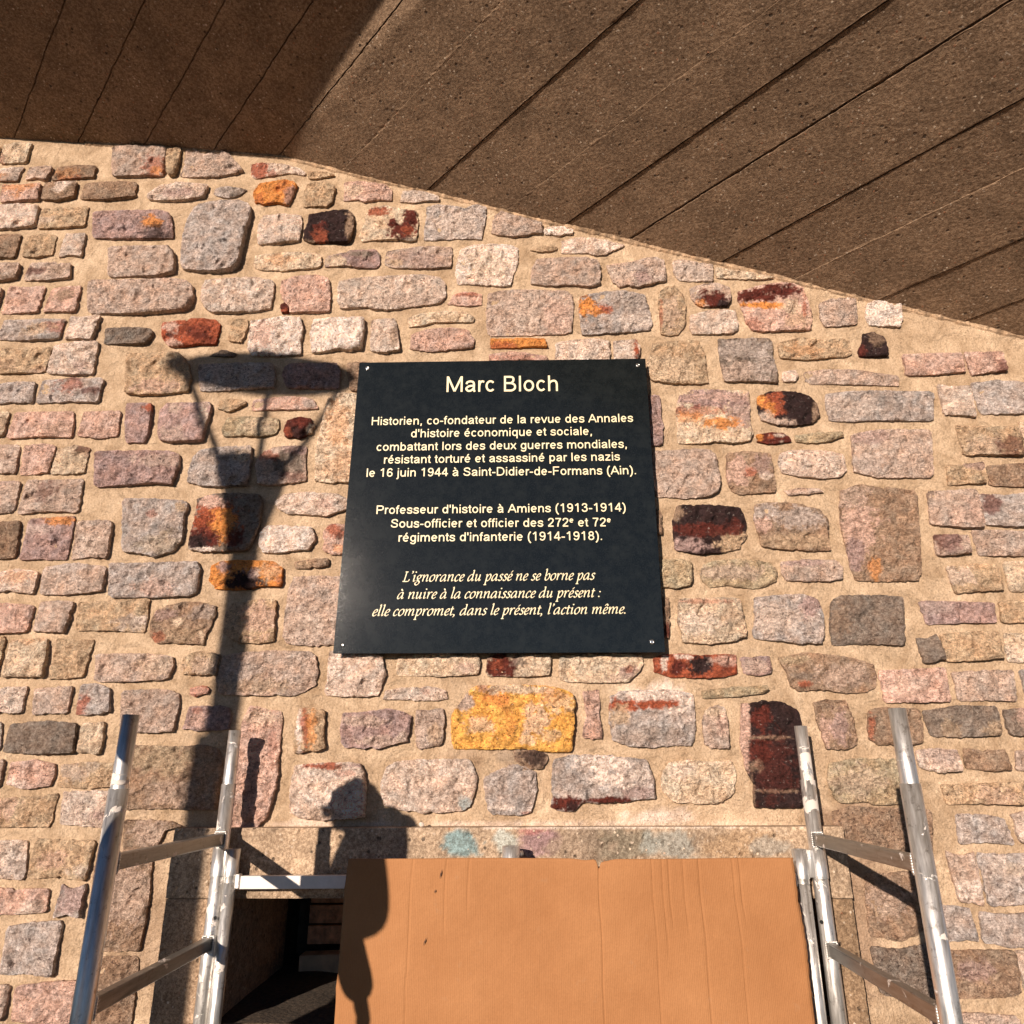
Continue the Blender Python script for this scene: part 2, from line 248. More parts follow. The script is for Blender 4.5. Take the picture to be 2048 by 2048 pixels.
# tile, colour, how far it stands out (mm), outline, patches (x, y, rx, ry, colour)
ST = [
('A','pg',16,[-120,75,245,75,255,100,240,330,228,365,-120,365],[(150,270,120,110,'red',.6),(160,300,60,50,'orange',.5)]),
('A','tan',18,[275,90,400,95,405,130,375,280,355,360,300,365,270,330,268,150],[]),
('A','pg',12,[460,90,600,85,790,115,870,160,1000,310,940,340,760,370,430,370,400,350,425,280],[]),
('A','pale',9,[1080,250,1150,225,1250,240,1400,250,1560,290,1600,330,1590,355,1450,330,1300,355,1120,380,1085,350],[(1150,290,90,80,'red',.9),(1270,330,60,30,'red',.6)]),
('A','tan',9,[1620,310,1750,320,1880,345,1870,360,1740,385,1640,385],[]),
('A','pale',15,[90,530,200,450,400,430,560,445,670,460,650,520,620,570,450,595,200,600,100,590,80,560],[(370,510,170,40,'mauve',.7)]),
('A','grey',7,[740,480,850,460,960,480,1040,488,1040,500,960,545,870,572,770,556,720,530],[(950,515,90,45,'dgrey',.7)]),
('A','orange',16,[1160,430,1300,420,1400,410,1500,430,1520,460,1480,560,1440,650,1330,620,1200,640,1120,620,1100,520],[(1460,560,60,110,'mauve',.7),(1380,440,60,60,'red',.4),(1150,580,50,60,'red',.5),(1290,620,60,20,'red',.8)]),
('A','tan',12,[1620,440,1700,420,1850,430,1890,480,1870,560,1860,620,1800,660,1700,650,1590,660,1575,560],[]),
('A','mauve',14,[-120,700,60,700,200,700,290,730,320,800,325,960,200,965,60,970,-120,960],[(120,790,90,50,'orange',.9),(150,900,130,70,'dark',.8)]),
('A','grey',28,[580,640,700,620,950,610,1060,640,1090,720,1070,800,1010,1000,980,1150,960,1230,900,1270,750,1290,550,1280,430,1260,410,1200,420,1080,440,920,470,800,530,680],[(500,1220,90,50,'pg',.6)]),
('A','pale',16,[1200,740,1400,735,1560,745,1570,850,1545,990,1400,1005,1150,1020,1140,950,1150,830],[(1300,960,100,50,'grey',.5)]),
('A','pg',18,[-120,1040,100,1050,290,1050,340,1110,345,1290,200,1330,60,1330,-120,1330],[]),
('A','cream',9,[1130,1120,1300,1110,1500,1100,1700,1110,1760,1140,1755,1230,1700,1250,1400,1270,1200,1270,1110,1240,1105,1170],[(1330,1160,120,50,'orange',.35)]),
('A','pg',20,[-120,1360,100,1370,300,1365,460,1380,510,1420,530,1520,500,1620,430,1660,60,1690,-120,1690],[]),
('A','pale',19,[640,1360,800,1350,1100,1345,1290,1375,1300,1450,1270,1640,1150,1665,900,1680,720,1680,640,1640,600,1540,610,1430],[]),
('A','pink',14,[1380,1370,1500,1330,1700,1320,1830,1350,1845,1500,1830,1670,1600,1675,1460,1680,1455,1620,1400,1580,1365,1480],[]),
('A','maroon',14,[1375,1600,1410,1590,1450,1640,1430,1680,1380,1685,1365,1640],[(1400,1650,30,30,'red',.7)]),
('B','pink',9,[240,420,350,405,500,420,640,450,695,500,690,595,560,590,440,610,380,585,230,600,240,540],[(320,500,90,60,'cream',.6)]),
('B','pale',10,[800,500,900,500,1050,530,1150,570,1150,600,1060,600,900,620,780,610,790,560],[(950,560,140,50,'grey',.6)]),
('B','dark',16,[-99,730,20,720,140,700,270,690,330,740,330,860,300,980,270,1010,100,1005,-60,1010,-150,990,-150,900,-110,820],[(0,930,70,80,'red',.7),(0,830,60,40,'maroon',.8),(290,850,40,150,'brown',.9),(-100,990,60,25,'brown',.8)]),
('B','cream',12,[490,660,640,650,760,680,940,700,945,800,930,980,850,990,760,975,600,975,420,990,380,930,440,820,450,740],[(880,760,70,80,'maroon',1.3),(800,870,120,80,'maroon',1.3),(700,820,40,60,'maroon',1),(850,880,60,40,'red',.6),(560,690,110,40,'red',.9),(870,970,70,25,'dgrey',.7)]),
('B','grey',10,[1030,660,1130,630,1280,650,1400,680,1500,640,1600,660,1605,740,1580,850,1560,970,1480,960,1300,965,1010,975,1010,900,1030,780],[(1300,800,200,100,'pale',.5)]),
('C','pg',12,[-50,260,20,215,150,270,400,335,405,440,300,435,260,455,120,460,0,445,-80,425,-70,330],[]),
('B','mauve',12,[70,1130,250,1100,300,1080,540,1080,580,1110,580,1200,540,1250,380,1240,270,1225,60,1235,50,1190],[(150,1180,110,60,'cream',.9),(400,1100,150,30,'dgrey',.9)]),
('B','pg',9,[660,1080,800,1060,1050,1040,1270,1050,1275,1100,1260,1240,1100,1250,900,1250,700,1240,630,1210,640,1130],[(950,1150,250,80,'mauve',.4),(720,1190,70,40,'tan',.7)]),
('B','white',9,[1360,1060,1500,1020,1700,1010,1850,1030,1910,1060,1910,1200,1860,1320,1840,1420,1700,1420,1500,1400,1330,1400,1310,1300,1330,1180],[(1600,1200,200,150,'cream',.5)]),
('B','pale',15,[190,1370,350,1340,600,1330,1000,1320,1160,1340,1210,1400,1210,1540,1150,1590,900,1620,700,1650,550,1650,450,1625,200,1640,175,1560,180,1450],[(900,1550,300,70,'pg',.6)]),
('B','pink',7,[1290,1510,1380,1480,1480,1485,1560,1500,1560,1600,1450,1610,1240,1600,1260,1560],[(1420,1490,120,18,'red',.7)]),
('B','cream',9,[860,1730,950,1690,1100,1680,1250,1660,1400,1680,1490,1720,1480,1770,1300,1770,1100,1770,1000,1800,870,1815,850,1770],[(1250,1720,150,30,'tan',.6)]),
('S','pink',9,[822,672,850,662,900,658,935,662,948,680,945,698,900,702,860,705,822,700],[]),
('S','white',20,[628,640,680,638,730,640,728,672,722,700,700,704,680,700,640,708,625,706,622,670],[]),
('S','pale',14,[745,642,790,640,796,670,800,702,770,708,742,704,742,670],[(790,670,8,30,'brown',.6)]),
('C','white',9,[440,380,600,365,700,400,690,435,560,450,440,440,430,410],[]),
('C','pale',8,[600,500,750,470,900,480,1000,490,1100,520,1200,545,1120,590,1000,640,920,645,850,615,600,620,595,560],[(960,610,60,35,'brown',.8)]),
('C','tan',10,[290,590,400,560,480,560,555,560,540,590,480,605,370,610],[]),
('C','pg',12,[360,680,600,670,850,670,940,690,970,760,960,930,850,950,700,930,450,935,300,915,305,820,330,730],[]),
('C','pg',14,[1030,740,1250,720,1400,680,1500,670,1580,700,1600,890,1450,920,1330,950,1220,930,1150,950,1090,890,1050,800],[(1380,830,80,70,'mauve',.8),(1150,800,100,60,'pale',.6),(1300,750,100,40,'grey',.6)]),
('E','pale',9,[-70,220,0,200,150,225,310,250,310,400,200,410,0,400,-60,330],[(100,300,200,60,'grey',.5)]),
('C','pg',10,[-110,1010,50,980,300,975,650,985,690,1030,705,1100,690,1380,600,1400,300,1410,-80,1420,-120,1380,-130,1200],[(560,1230,130,160,'pink',.5),(250,1200,120,150,'pale',.6)]),
('C','grey',12,[780,1040,960,1000,1200,990,1400,1030,1430,1150,1465,1290,1440,1360,1250,1380,1000,1400,800,1410,780,1300,760,1180,770,1090],[(830,1120,70,90,'orange',1.2),(980,1150,80,50,'red',.9),(900,1160,100,50,'orange',.8),(1300,1260,150,80,'white',.5),(1300,1100,120,80,'dgrey',.35)]),
('C','tan',12,[1540,1000,1600,950,1680,945,1760,1020,1785,1150,1780,1320,1720,1400,1640,1415,1550,1400,1545,1250,1525,1100],[(1650,1200,80,150,'pg',.5),(1555,1200,18,120,'red',.6)]),
('C','orange',11,[-90,1440,100,1445,430,1455,450,1530,300,1525,100,1535,-85,1535],[(0,1500,120,40,'red',.7)]),
('C','pink',7,[-100,1590,100,1570,300,1590,440,1610,470,1650,-100,1650],[(150,1620,250,30,'red',.35)]),
('C','pale',8,[540,1480,700,1460,950,1450,1060,1480,1060,1580,1050,1660,540,1660],[]),
('C','pale',11,[1100,1470,1280,1460,1320,1460,1345,1530,1340,1610,1320,1660,1110,1660,1100,1560],[(1320,1550,25,100,'red',1.1)]),
('E','tan',12,[-270,1010,-150,995,30,985,170,990,220,1090,250,1280,265,1390,100,1400,-100,1390,-260,1370,-320,1330,-320,1150,-280,1100],[(-80,1250,220,120,'cream',.5)]),
('E','cream',9,[350,270,500,300,700,330,900,380,780,395,600,390,430,380,350,375,345,320],[]),
('E','pg',12,[90,480,200,440,330,430,470,480,475,600,450,650,350,655,180,655,130,600,100,540],[(330,580,140,80,'maroon',1.1),(420,620,60,50,'dark',1),(200,620,60,40,'orange',.6)]),
('E','pale',12,[100,740,250,700,400,690,530,700,555,830,550,880,500,910,400,915,120,920,95,870],[]),
('E','pink',12,[560,510,700,470,900,430,1070,430,1180,470,1230,620,1265,740,1255,880,1000,885,800,895,700,880,640,800,590,650,555,590],[(720,540,200,60,'maroon',1.4),(950,490,200,60,'maroon',1.1),(800,630,240,28,'orange',1.3),(1080,650,80,70,'cream',.8),(700,830,90,70,'red',.5),(1130,780,120,70,'tan',.6),(1205,640,20,90,'red',.7)]),
('E','pg',9,[1340,620,1450,580,1600,570,1690,590,1700,820,1550,840,1400,850,1350,760],[]),
('E','white',9,[1800,640,1850,590,2050,590,2080,760,2050,850,1830,830,1790,740],[]),
('E','dgrey',15,[370,970,550,970,840,970,870,1010,880,1160,920,1280,920,1390,700,1380,430,1375,400,1250,370,1050],[(600,1050,260,90,'grey',.6),(620,1280,250,100,'pg',.75),(800,1200,120,150,'grey',.6)]),
('E','tan',12,[960,1000,1150,960,1350,980,1550,960,1620,990,1645,1110,1600,1140,1400,1150,1200,1170,970,1150,945,1060],[(1200,1060,150,60,'orange',.25)]),
('E','dark',13,[1760,920,1860,910,1950,960,2000,1130,1900,1135,1730,1135,1715,1080,1750,1000],[(1740,1080,60,60,'maroon',.8),(1900,960,60,60,'brown',.6)]),
('E','pale',10,[990,1290,1100,1270,1130,1340,1090,1380,1040,1385,980,1380],[]),
('E','pg',9,[1200,1280,1400,1260,1700,1270,1950,1300,2100,1320,2100,1420,1900,1410,1500,1400,1250,1400,1200,1360],[]),
('F','cream',12,[250,50,350,10,600,10,820,20,835,150,830,260,855,370,830,430,700,455,550,440,450,455,230,450,225,300,220,150],[(500,70,320,70,'mauve',1),(750,180,110,130,'mauve',.8),(380,180,200,40,'red',.6),(600,270,140,50,'orange',.9),(330,230,120,40,'orange',.5),(600,60,250,30,'pink',.5)]),
('F','dark',14,[900,60,1000,25,1200,25,1330,60,1400,140,1415,230,1350,290,1200,310,1050,300,930,260,905,150],[(930,90,60,60,'orange',1),(1040,130,80,110,'red',.9),(1010,170,40,80,'orange',.8),(970,230,60,50,'pale',.8),(1090,270,130,35,'pg',1.1),(1390,200,25,100,'brown',.9)]),
('F','grey',12,[1470,40,1650,20,1911,20,2100,20,2100,270,1900,260,1700,275,1510,265,1480,170],[(1700,150,200,100,'pale',.4)]),
('F','maroon',10,[890,380,1000,370,1100,370,1165,400,1170,440,1000,460,900,440],[(910,400,30,30,'orange',.9),(1020,390,30,20,'red',1),(1090,380,60,14,'pale',.9),(1110,435,20,14,'pale',.8)]),
('F','olive',9,[1220,385,1400,370,1600,360,1610,400,1500,440,1330,450,1225,440],[]),
('F','pg',12,[1690,380,1911,340,2050,340,2070,740,1911,740,1810,720,1710,690,1700,550],[(1850,400,150,60,'mauve',.6),(1850,620,150,80,'grey',.6)]),
('F','pg',14,[30,520,250,510,480,510,540,560,580,780,560,850,500,900,300,910,50,900,20,700],[]),
('F','brown',12,[640,540,800,525,1000,540,1020,620,1050,860,900,870,760,885,680,850,640,720],[(740,680,100,110,'pink',.8),(850,690,50,40,'red',.7),(960,720,60,30,'white',.6),(950,620,80,70,'mauve',.6)]),
('F','pale',15,[1090,540,1200,510,1500,530,1610,560,1640,690,1580,740,1450,750,1250,730,1100,700,1075,600],[(1300,700,200,40,'pg',.6)]),
('F','pg',9,[1120,850,1250,830,1400,840,1450,865,1300,880,1160,890],[]),
('F','dark',13,[220,990,280,970,500,975,740,1000,790,1080,800,1240,750,1330,600,1370,400,1380,210,1350,200,1200,190,1130],[(700,1280,130,90,'tan',1.1),(300,1300,150,60,'mauve',.9),(450,1180,250,50,'maroon',.9),(230,1030,50,60,'brown',.9),(700,1150,80,60,'maroon',.8)]),
('F','brown',13,[880,970,1000,950,1200,960,1400,1010,1480,1100,1490,1240,1510,1350,1300,1355,1100,1340,940,1320,910,1220,870,1080],[(950,1030,120,70,'grey',.9),(1250,1080,180,80,'grey',.8),(950,1130,70,60,'pink',.8),(1250,1280,250,70,'tan',.6)]),
('F','brown',11,[1600,850,1750,800,1911,830,2050,850,2080,1600,1911,1610,1730,1600,1680,1500,1640,1300,1600,1150,1590,950],[(1750,1150,150,200,'pink',.8),(1720,1380,80,120,'mauve',.9),(1900,1500,50,100,'orange',.6),(1700,900,120,90,'pg',.6)]),
('F','olive',12,[40,1440,250,1430,340,1450,350,1580,330,1640,220,1665,40,1650],[]),
('F','olive',10,[450,1470,550,1435,800,1430,1000,1450,1060,1530,1050,1610,950,1660,850,1670,650,1640,500,1660,440,1610,420,1540],[(700,1530,300,60,'pg',.6)]),
('F','pg',10,[1100,1450,1300,1430,1550,1440,1600,1500,1600,1590,1500,1610,1150,1605,1105,1540],[(1250,1540,120,40,'dgrey',.5),(1300,1450,150,30,'mauve',.7)]),
('F','mauve',10,[-60,50,80,60,88,250,103,300,98,470,-60,480],[]),
('F','brown',10,[-20,1000,80,1020,95,1100,95,1220,-20,1220],[]),
('G','brown',10,[40,60,155,75,155,400,60,420],[(140,350,30,60,'maroon',.9)]),
('G','cream',14,[240,80,400,75,700,75,750,90,770,250,800,390,700,430,500,455,280,440,260,350,230,250],[(500,95,250,20,'red',.5),(680,200,80,80,'brown',.5),(400,280,200,100,'white',.4)]),
('G','grey',13,[870,70,1100,50,1250,40,1400,80,1440,200,1450,350,1430,450,1300,455,1100,430,880,410,860,370,880,250],[(1340,130,80,90,'mauve',.9),(1050,250,180,120,'pale',.6)]),
('G','dgrey',11,[1520,100,1600,50,1911,50,2050,60,2050,470,1850,450,1530,465,1510,350,1510,200],[(1600,250,80,120,'brown',.6)]),
('G','red',11,[30,580,100,550,250,540,400,555,600,545,710,550,720,650,710,710,600,735,400,740,180,735,40,690],[(430,640,80,80,'dark',1.1),(230,640,60,60,'maroon',1),(120,620,30,70,'white',.9),(280,560,60,22,'white',.9),(630,590,90,45,'pink',.8),(640,660,60,30,'maroon',.5)]),
('G','mauve',10,[760,570,990,560,1010,660,1005,705,900,715,780,710],[(880,640,120,60,'pg',.7)]),
('G','brown',11,[1080,570,1300,530,1500,550,1700,580,1850,630,1890,720,1880,820,1800,860,1650,865,1500,840,1350,840,1250,850,1180,810,1150,700,1100,620],[(1650,720,220,100,'pg',.6),(1280,720,80,40,'dgrey',.8),(1290,790,60,25,'red',.8),(1200,590,120,40,'olive',.6)]),
('G','olive',9,[430,850,550,830,750,820,960,800,990,840,950,870,700,895,450,915],[]),
('S','grey',14,[1222,1392,1240,1384,1290,1382,1335,1380,1383,1388,1386,1420,1390,1470,1380,1490,1340,1490,1300,1494,1260,1492,1225,1480,1218,1440],[(1300,1395,45,16,'white',1.4),(1350,1400,35,22,'white',1.1),(1245,1412,32,12,'red',1.3),(1300,1408,50,9,'red',1.0),(1240,1430,20,20,'tan',.8),(1300,1470,80,20,'dgrey',.4)]),
('G','pg',12,[460,1010,560,975,620,1000,640,1100,655,1320,500,1325,450,1290,445,1100],[(540,1030,80,40,'cream',.8),(600,1130,40,80,'pink',.6)]),
('G','dark',12,[760,960,840,960,960,930,1120,950,1230,1010,1260,1100,1270,1300,1280,1820,1000,1825,870,1820,860,1600,800,1500,760,1300],[(790,1150,45,400,'pink',1.4),(850,1700,25,120,'brown',.8),(930,1070,80,80,'maroon',1),(920,1350,80,120,'maroon',.9),(1000,1240,160,14,'brown',.9),(900,1480,60,50,'brown',.8),(1050,1690,200,14,'brown',.8),(1050,1500,150,250,'maroon',.45)]),
('G','brown',11,[1370,950,1450,930,1640,930,1690,1100,1730,1290,1650,1330,1480,1335,1450,1250,1400,1100],[(1470,1200,60,120,'pink',.7),(1600,1150,60,150,'mauve',.7)]),
('G','brown',11,[1840,1020,1911,990,2030,1000,2050,1290,1911,1300,1840,1260,1820,1150],[(1860,1150,30,120,'red',.6)]),
('G','cream',12,[110,1520,170,1450,300,1430,500,1450,680,1430,710,1550,690,1700,600,1780,450,1790,200,1780,110,1700,100,1600],[(450,1700,200,60,'tan',.5),(250,1530,120,80,'white',.5)]),
('G','olive',14,[1500,1460,1700,1420,1911,1420,2050,1430,2060,1790,1900,1800,1800,1770,1700,1780,1600,1790,1540,1740,1490,1600],[(1750,1600,200,120,'pg',.4)]),
('S','brown',9,[1664,1624,1700,1612,1760,1617,1860,1620,1860,1705,1800,1712,1720,1700,1668,1668],[]),
('S','brown',10,[1728,1748,1850,1740,1860,1850,1800,1880,1738,1870],[(1780,1800,40,30,'pg',.5)]),
('S','dgrey',10,[1740,1892,1800,1900,1870,1880,1880,1990,1760,1990],[]),
('H','cream',11,[420,130,560,130,750,130,960,135,970,240,960,310,760,320,600,320,430,320,410,280],[(540,230,150,110,'maroon',1.6),(500,210,60,60,'red',.5),(700,190,60,50,'dgrey',.7)]),
('H','cream',10,[1060,140,1400,130,1750,130,1780,200,1740,280,1640,370,1400,375,1150,370,1060,350,1040,290],[(1650,280,70,60,'mauve',.8),(1560,330,100,40,'pg',.6),(1660,250,40,30,'red',.6)]),
('H','yellow',16,[120,640,280,430,330,410,600,400,900,410,1050,430,1160,480,1180,560,1165,800,1150,980,1000,985,700,950,500,955,130,955,110,900,105,700],[(200,530,80,80,'pg',1.1),(520,500,110,70,'orange',.9),(580,570,60,60,'red',.35),(620,430,300,40,'cream',.9),(850,700,110,130,'pale',.6),(1050,540,130,80,'cream',.6),(330,740,110,80,'pale',.55),(960,840,90,60,'cream',.5),(750,880,60,50,'cream',.6),(620,740,50,90,'orange',.5),(1000,500,90,60,'orange',.4),(370,430,60,30,'red',.5)]),
('H','pink',8,[1250,460,1390,440,1400,560,1390,640,1420,800,1415,860,1330,870,1250,850,1260,760,1290,680],[]),
('P','pale',15,[1040,1220,1150,1170,1400,1160,1800,1150,1870,1200,1900,1330,1890,1450,1830,1600,1750,1650,1400,1660,1200,1640,1020,1600,980,1480,990,1350],[(1780,1570,60,60,'blue',.7),(1500,1500,300,100,'pg',.5)]),
('H','grey',10,[400,1200,640,1095,700,1100,840,1160,845,1300,800,1510,700,1530,480,1530,430,1490,400,1350,385,1230],[(550,1475,100,20,'white',.6),(760,1520,60,14,'red',.5)]),
('H','grey',14,[1000,1050,1150,1015,1450,1015,1800,1050,1860,1200,1880,1390,1700,1400,1500,1430,1250,1420,1180,1500,1100,1500,970,1470,990,1380,985,1200],[(1400,1080,220,60,'white',1.1),(1480,1220,120,50,'white',1.0),(1750,1180,90,50,'white',.6),(1080,1440,140,60,'maroon',1.4),(1450,1410,220,26,'maroon',1.1),(1160,1470,50,40,'dark',.8),(1750,1340,120,50,'mauve',.6),(1650,1280,60,20,'white',.7)]),
('H','brown',8,[650,980,700,960,800,960,930,1000,940,1060,880,1130,740,1130,660,1050],[(830,1040,120,80,'dark',.8)]),
('P','pale',14,[480,110,640,110,850,120,990,150,1020,330,990,440,950,530,850,545,650,545,460,535,450,480,470,350],[(530,230,80,90,'white',.7),(700,450,150,80,'pg',.5)]),
('P','cream',9,[1140,160,1400,140,1900,140,1930,210,1920,330,1700,350,1500,350,1130,345],[(1800,270,100,60,'pink',.6)]),
('P','pale',8,[1030,490,1150,470,1350,460,1450,450,1600,490,1615,570,1500,585,1200,575,1000,575],[(1430,500,60,40,'pink',.7)]),
('P','tan',17,[190,680,250,660,390,660,440,700,430,850,440,1050,350,1070,140,1095,150,900],[(190,880,35,220,'white',1.3),(240,830,40,200,'red',.8),(300,850,40,180,'orange',.6)]),
('P','mauve',13,[620,710,850,700,1050,670,1200,700,1265,740,1250,900,1230,980,1050,1020,950,1045,640,1040,600,980,590,850],[(800,780,200,50,'pg',.8),(1000,980,250,50,'pg',.8),(1180,950,60,60,'pale',.7)]),
('P','pg',12,[1320,680,1450,680,1570,670,1590,740,1580,880,1560,1010,1450,1030,1350,1060,1320,1020,1310,850],[(1500,900,60,100,'tan',.5)]),
('P','pale',17,[150,1220,400,1190,700,1190,790,1200,830,1350,830,1480,820,1700,700,1720,450,1730,200,1720,110,1660,110,1430],[(400,1215,200,35,'red',.9),(700,1210,100,20,'mauve',.8),(640,1290,80,30,'red',.4),(400,1680,200,60,'brown',.5)]),
('Q','pg',13,[820,60,1000,30,1300,15,1640,20,1700,60,1720,200,1700,340,1600,400,1480,440,1200,435,780,430,750,300],[(1100,350,300,70,'tan',.5)]),
('Q','pg',14,[-120,40,60,45,200,50,320,70,335,150,290,270,200,295,-120,310],[(150,150,200,100,'tan',.4)]),
('Q','tan',13,[430,80,550,20,700,30,780,50,760,150,740,250,600,240,420,230,410,150],[(600,150,150,80,'pg',.6)]),
('Q','pg',13,[-120,390,60,390,270,385,380,420,395,520,360,640,340,780,200,795,-120,790],[]),
('Q','red',9,[490,370,650,350,680,380,660,420,550,445,480,430],[(580,400,120,50,'pink',.7)]),
('Q','mauve',12,[490,550,650,545,850,550,890,650,860,760,700,780,560,775,430,760,460,650],[(550,680,80,80,'pink',.7),(540,580,60,20,'red',.4)]),
('Q','pink',15,[1070,540,1200,570,1370,600,1385,660,1370,780,1350,1000,1330,1270,1300,1400,1240,1600,1150,1700,1050,1720,880,1700,900,1500,940,1200,960,900,1000,700],[(1180,650,150,80,'cream',.5),(1000,1600,80,100,'brown',.4),(1280,900,40,150,'red',.3)]),
('Q','brown',17,[-120,920,150,930,400,940,600,920,760,960,800,1100,760,1400,740,1540,500,1540,200,1520,-120,1540],[(200,1050,250,150,'olive',.5),(300,1400,250,120,'pg',.45)]),
('Q','brown',11,[-120,1640,300,1655,420,1700,260,1740,220,1790,160,1940,-120,1960],[(100,1780,150,150,'pg',.6)]),
('S','brown',10,[190,1725,306,1716,300,1800,290,1860,282,1900,190,1900],[(250,1790,60,60,'pg',.6)]),
('S','brown',10,[180,1915,280,1912,270,2000,262,2060,180,2060],[]),
('D','dgrey',16,[-120,180,60,190,120,200,130,240,100,310,60,340,-120,340],[]),
('D','red',16,[230,130,400,120,600,105,750,115,785,160,760,250,740,340,550,345,400,365,290,360,240,300,225,220],[(290,170,70,60,'pink',1),(310,330,80,50,'pink',.9),(550,210,120,60,'maroon',.7),(650,280,100,50,'maroon',.5),(280,240,40,20,'dark',.8)]),
('D','tan',9,[900,110,960,90,1040,100,1050,160,1020,250,990,325,900,310,850,300,870,220],[]),
('D','white',17,[1080,110,1200,100,1400,80,1560,95,1580,200,1555,300,1560,440,1400,450,1100,455,1050,400,1060,250],[(1180,230,90,120,'pink',.8)]),
('D','tan',20,[-120,420,100,440,300,420,400,440,480,550,500,700,470,800,300,815,60,830,-120,820],[(150,740,200,70,'pink',.6)]),
('D','grey',13,[570,540,800,530,1290,530,1310,650,1300,760,1200,765,1000,770,800,790,600,790,580,700],[]),
('D','dgrey',9,[680,450,740,415,820,400,930,430,900,460],[]),
('D','mauve',13,[1400,560,1450,525,1900,530,1940,600,1925,765,1700,770,1430,760,1380,640],[]),
('S','brown',10,[695,728,740,726,740,785,700,782],[]),
('D','tan',11,[780,890,900,870,1030,890,1030,920,950,960,850,990,760,960],[]),
('D','pink',10,[1110,870,1300,855,1550,850,1680,880,1720,960,1600,970,1400,965,1080,980],[(1650,900,60,40,'grey',.8)]),
('D','mauve',18,[-120,910,60,915,130,920,115,1050,90,1200,60,1290,-120,1290],[(90,940,50,40,'red',.9)]),
('D','mauve',22,[270,910,550,910,690,910,690,1000,650,1120,620,1270,500,1280,210,1285,190,1150,210,980],[(620,1010,50,130,'pale',1.0),(330,950,60,60,'pg',.8),(300,1200,120,80,'pg',.6)]),
('D','olive',12,[860,1050,1000,1040,1340,1060,1340,1150,1320,1200,1200,1230,1000,1220,820,1230,800,1150],[(1150,1120,150,60,'cream',.6)]),
('D','maroon',14,[1430,1080,1550,1045,1650,1070,1685,1120,1670,1200,1560,1245,1420,1240,1395,1180],[(1650,1150,40,50,'cream',1),(1510,1180,70,60,'dark',.8),(1430,1190,40,50,'red',.5)]),
('D','mauve',19,[-120,1370,60,1380,300,1380,390,1410,390,1520,350,1620,320,1700,150,1680,-120,1720],[(200,1450,250,60,'pg',.6)]),
('D','grey',15,[590,1360,800,1340,1090,1330,1080,1450,1050,1700,850,1715,600,1700,470,1670,480,1560,530,1430],[(1000,1400,80,70,'cream',.6)]),
('D','pg',14,[1180,1380,1300,1340,1480,1320,1610,1330,1600,1500,1610,1660,1450,1680,1250,1700,1150,1680,1120,1500],[(1450,1450,150,130,'dgrey',1),(1230,1400,100,50,'red',.6),(1480,1620,100,50,'maroon',.6),(1500,1350,120,40,'mauve',.9)]),
('S','cream',12,[655,800,680,788,730,790,722,850,716,920,712,965,660,967,630,962,635,900,645,850],[(675,850,20,40,'orange',.35),(680,930,30,30,'orange',.25)]),
('T','grey',18,[-120,90,100,95,300,110,460,120,470,180,430,280,430,400,410,510,320,600,150,650,60,620,-120,600],[(110,230,50,30,'red',.4),(390,160,60,40,'tan',.8),(320,400,60,30,'dgrey',.7),(200,520,200,100,'olive',.4)]),
('T','dgrey',17,[560,90,700,50,900,40,1150,60,1190,120,1170,300,1130,450,1050,590,800,600,600,600,490,580,490,480,540,300,550,200],[(720,300,200,200,'red',1.4),(800,350,110,170,'orange',1.1),(620,480,140,100,'maroon',1.2),(560,500,90,60,'dark',1.2),(640,575,120,18,'white',1.2),(900,480,80,100,'maroon',.9),(700,110,120,50,'pink',1.1)]),
('T','pale',12,[1310,120,1400,50,1600,30,1900,50,2040,110,2030,180,1800,260,1600,235,1430,240,1340,180],[(1800,130,80,50,'pink',.7)]),
('T','white',14,[1170,420,1240,350,1450,360,1670,370,1695,500,1620,585,1500,590,1350,610,1200,610,1160,520],[(1650,530,60,50,'pg',.6)]),
('T','pink',13,[1780,400,1850,340,2010,340,2010,620,1860,630,1780,590],[(1880,400,80,60,'red',.8),(1910,560,50,50,'orange',.5),(1920,450,30,30,'dark',.7)]),
('T','grey',17,[-120,710,60,720,300,710,560,700,590,760,580,900,560,990,480,1030,200,1040,-120,1045],[(150,950,180,80,'pink',.6),(200,900,30,30,'dark',.5)]),
('T','orange',14,[700,740,800,690,1000,690,1300,700,1380,760,1380,880,1360,940,1150,930,1080,960,850,965,740,960,680,880],[(820,750,70,60,'mauve',.9),(1000,870,170,90,'dark',1.2),(1080,800,70,50,'mauve',.9),(1250,780,110,80,'cream',.4),(1360,880,40,60,'red',.5)]),
('T','brown',10,[1500,700,1650,680,1820,670,1830,740,1700,755,1520,765],[(1600,720,60,30,'tan',.7)]),
('T','brown',15,[170,1170,300,1120,450,1090,650,1100,740,1130,740,1220,690,1320,640,1400,620,1490,450,1485,160,1480,110,1400,120,1260],[(350,1270,60,40,'cream',1),(400,1400,200,70,'tan',.5),(170,1420,60,50,'red',.6),(590,1400,25,35,'cream',.9),(250,1200,120,50,'mauve',.6),(600,1180,120,60,'grey',.5)]),
('T','tan',14,[840,1200,900,1100,1050,1080,1200,1060,1320,1070,1320,1200,1300,1460,1150,1480,950,1470,820,1380],[(1150,1250,150,150,'pink',.6)]),
('T','pg',12,[1500,850,1700,840,2020,850,1980,1200,1960,1490,1650,1505,1420,1490,1390,1400,1420,1150,1450,950],[(1600,1300,150,150,'pale',.5)]),
]

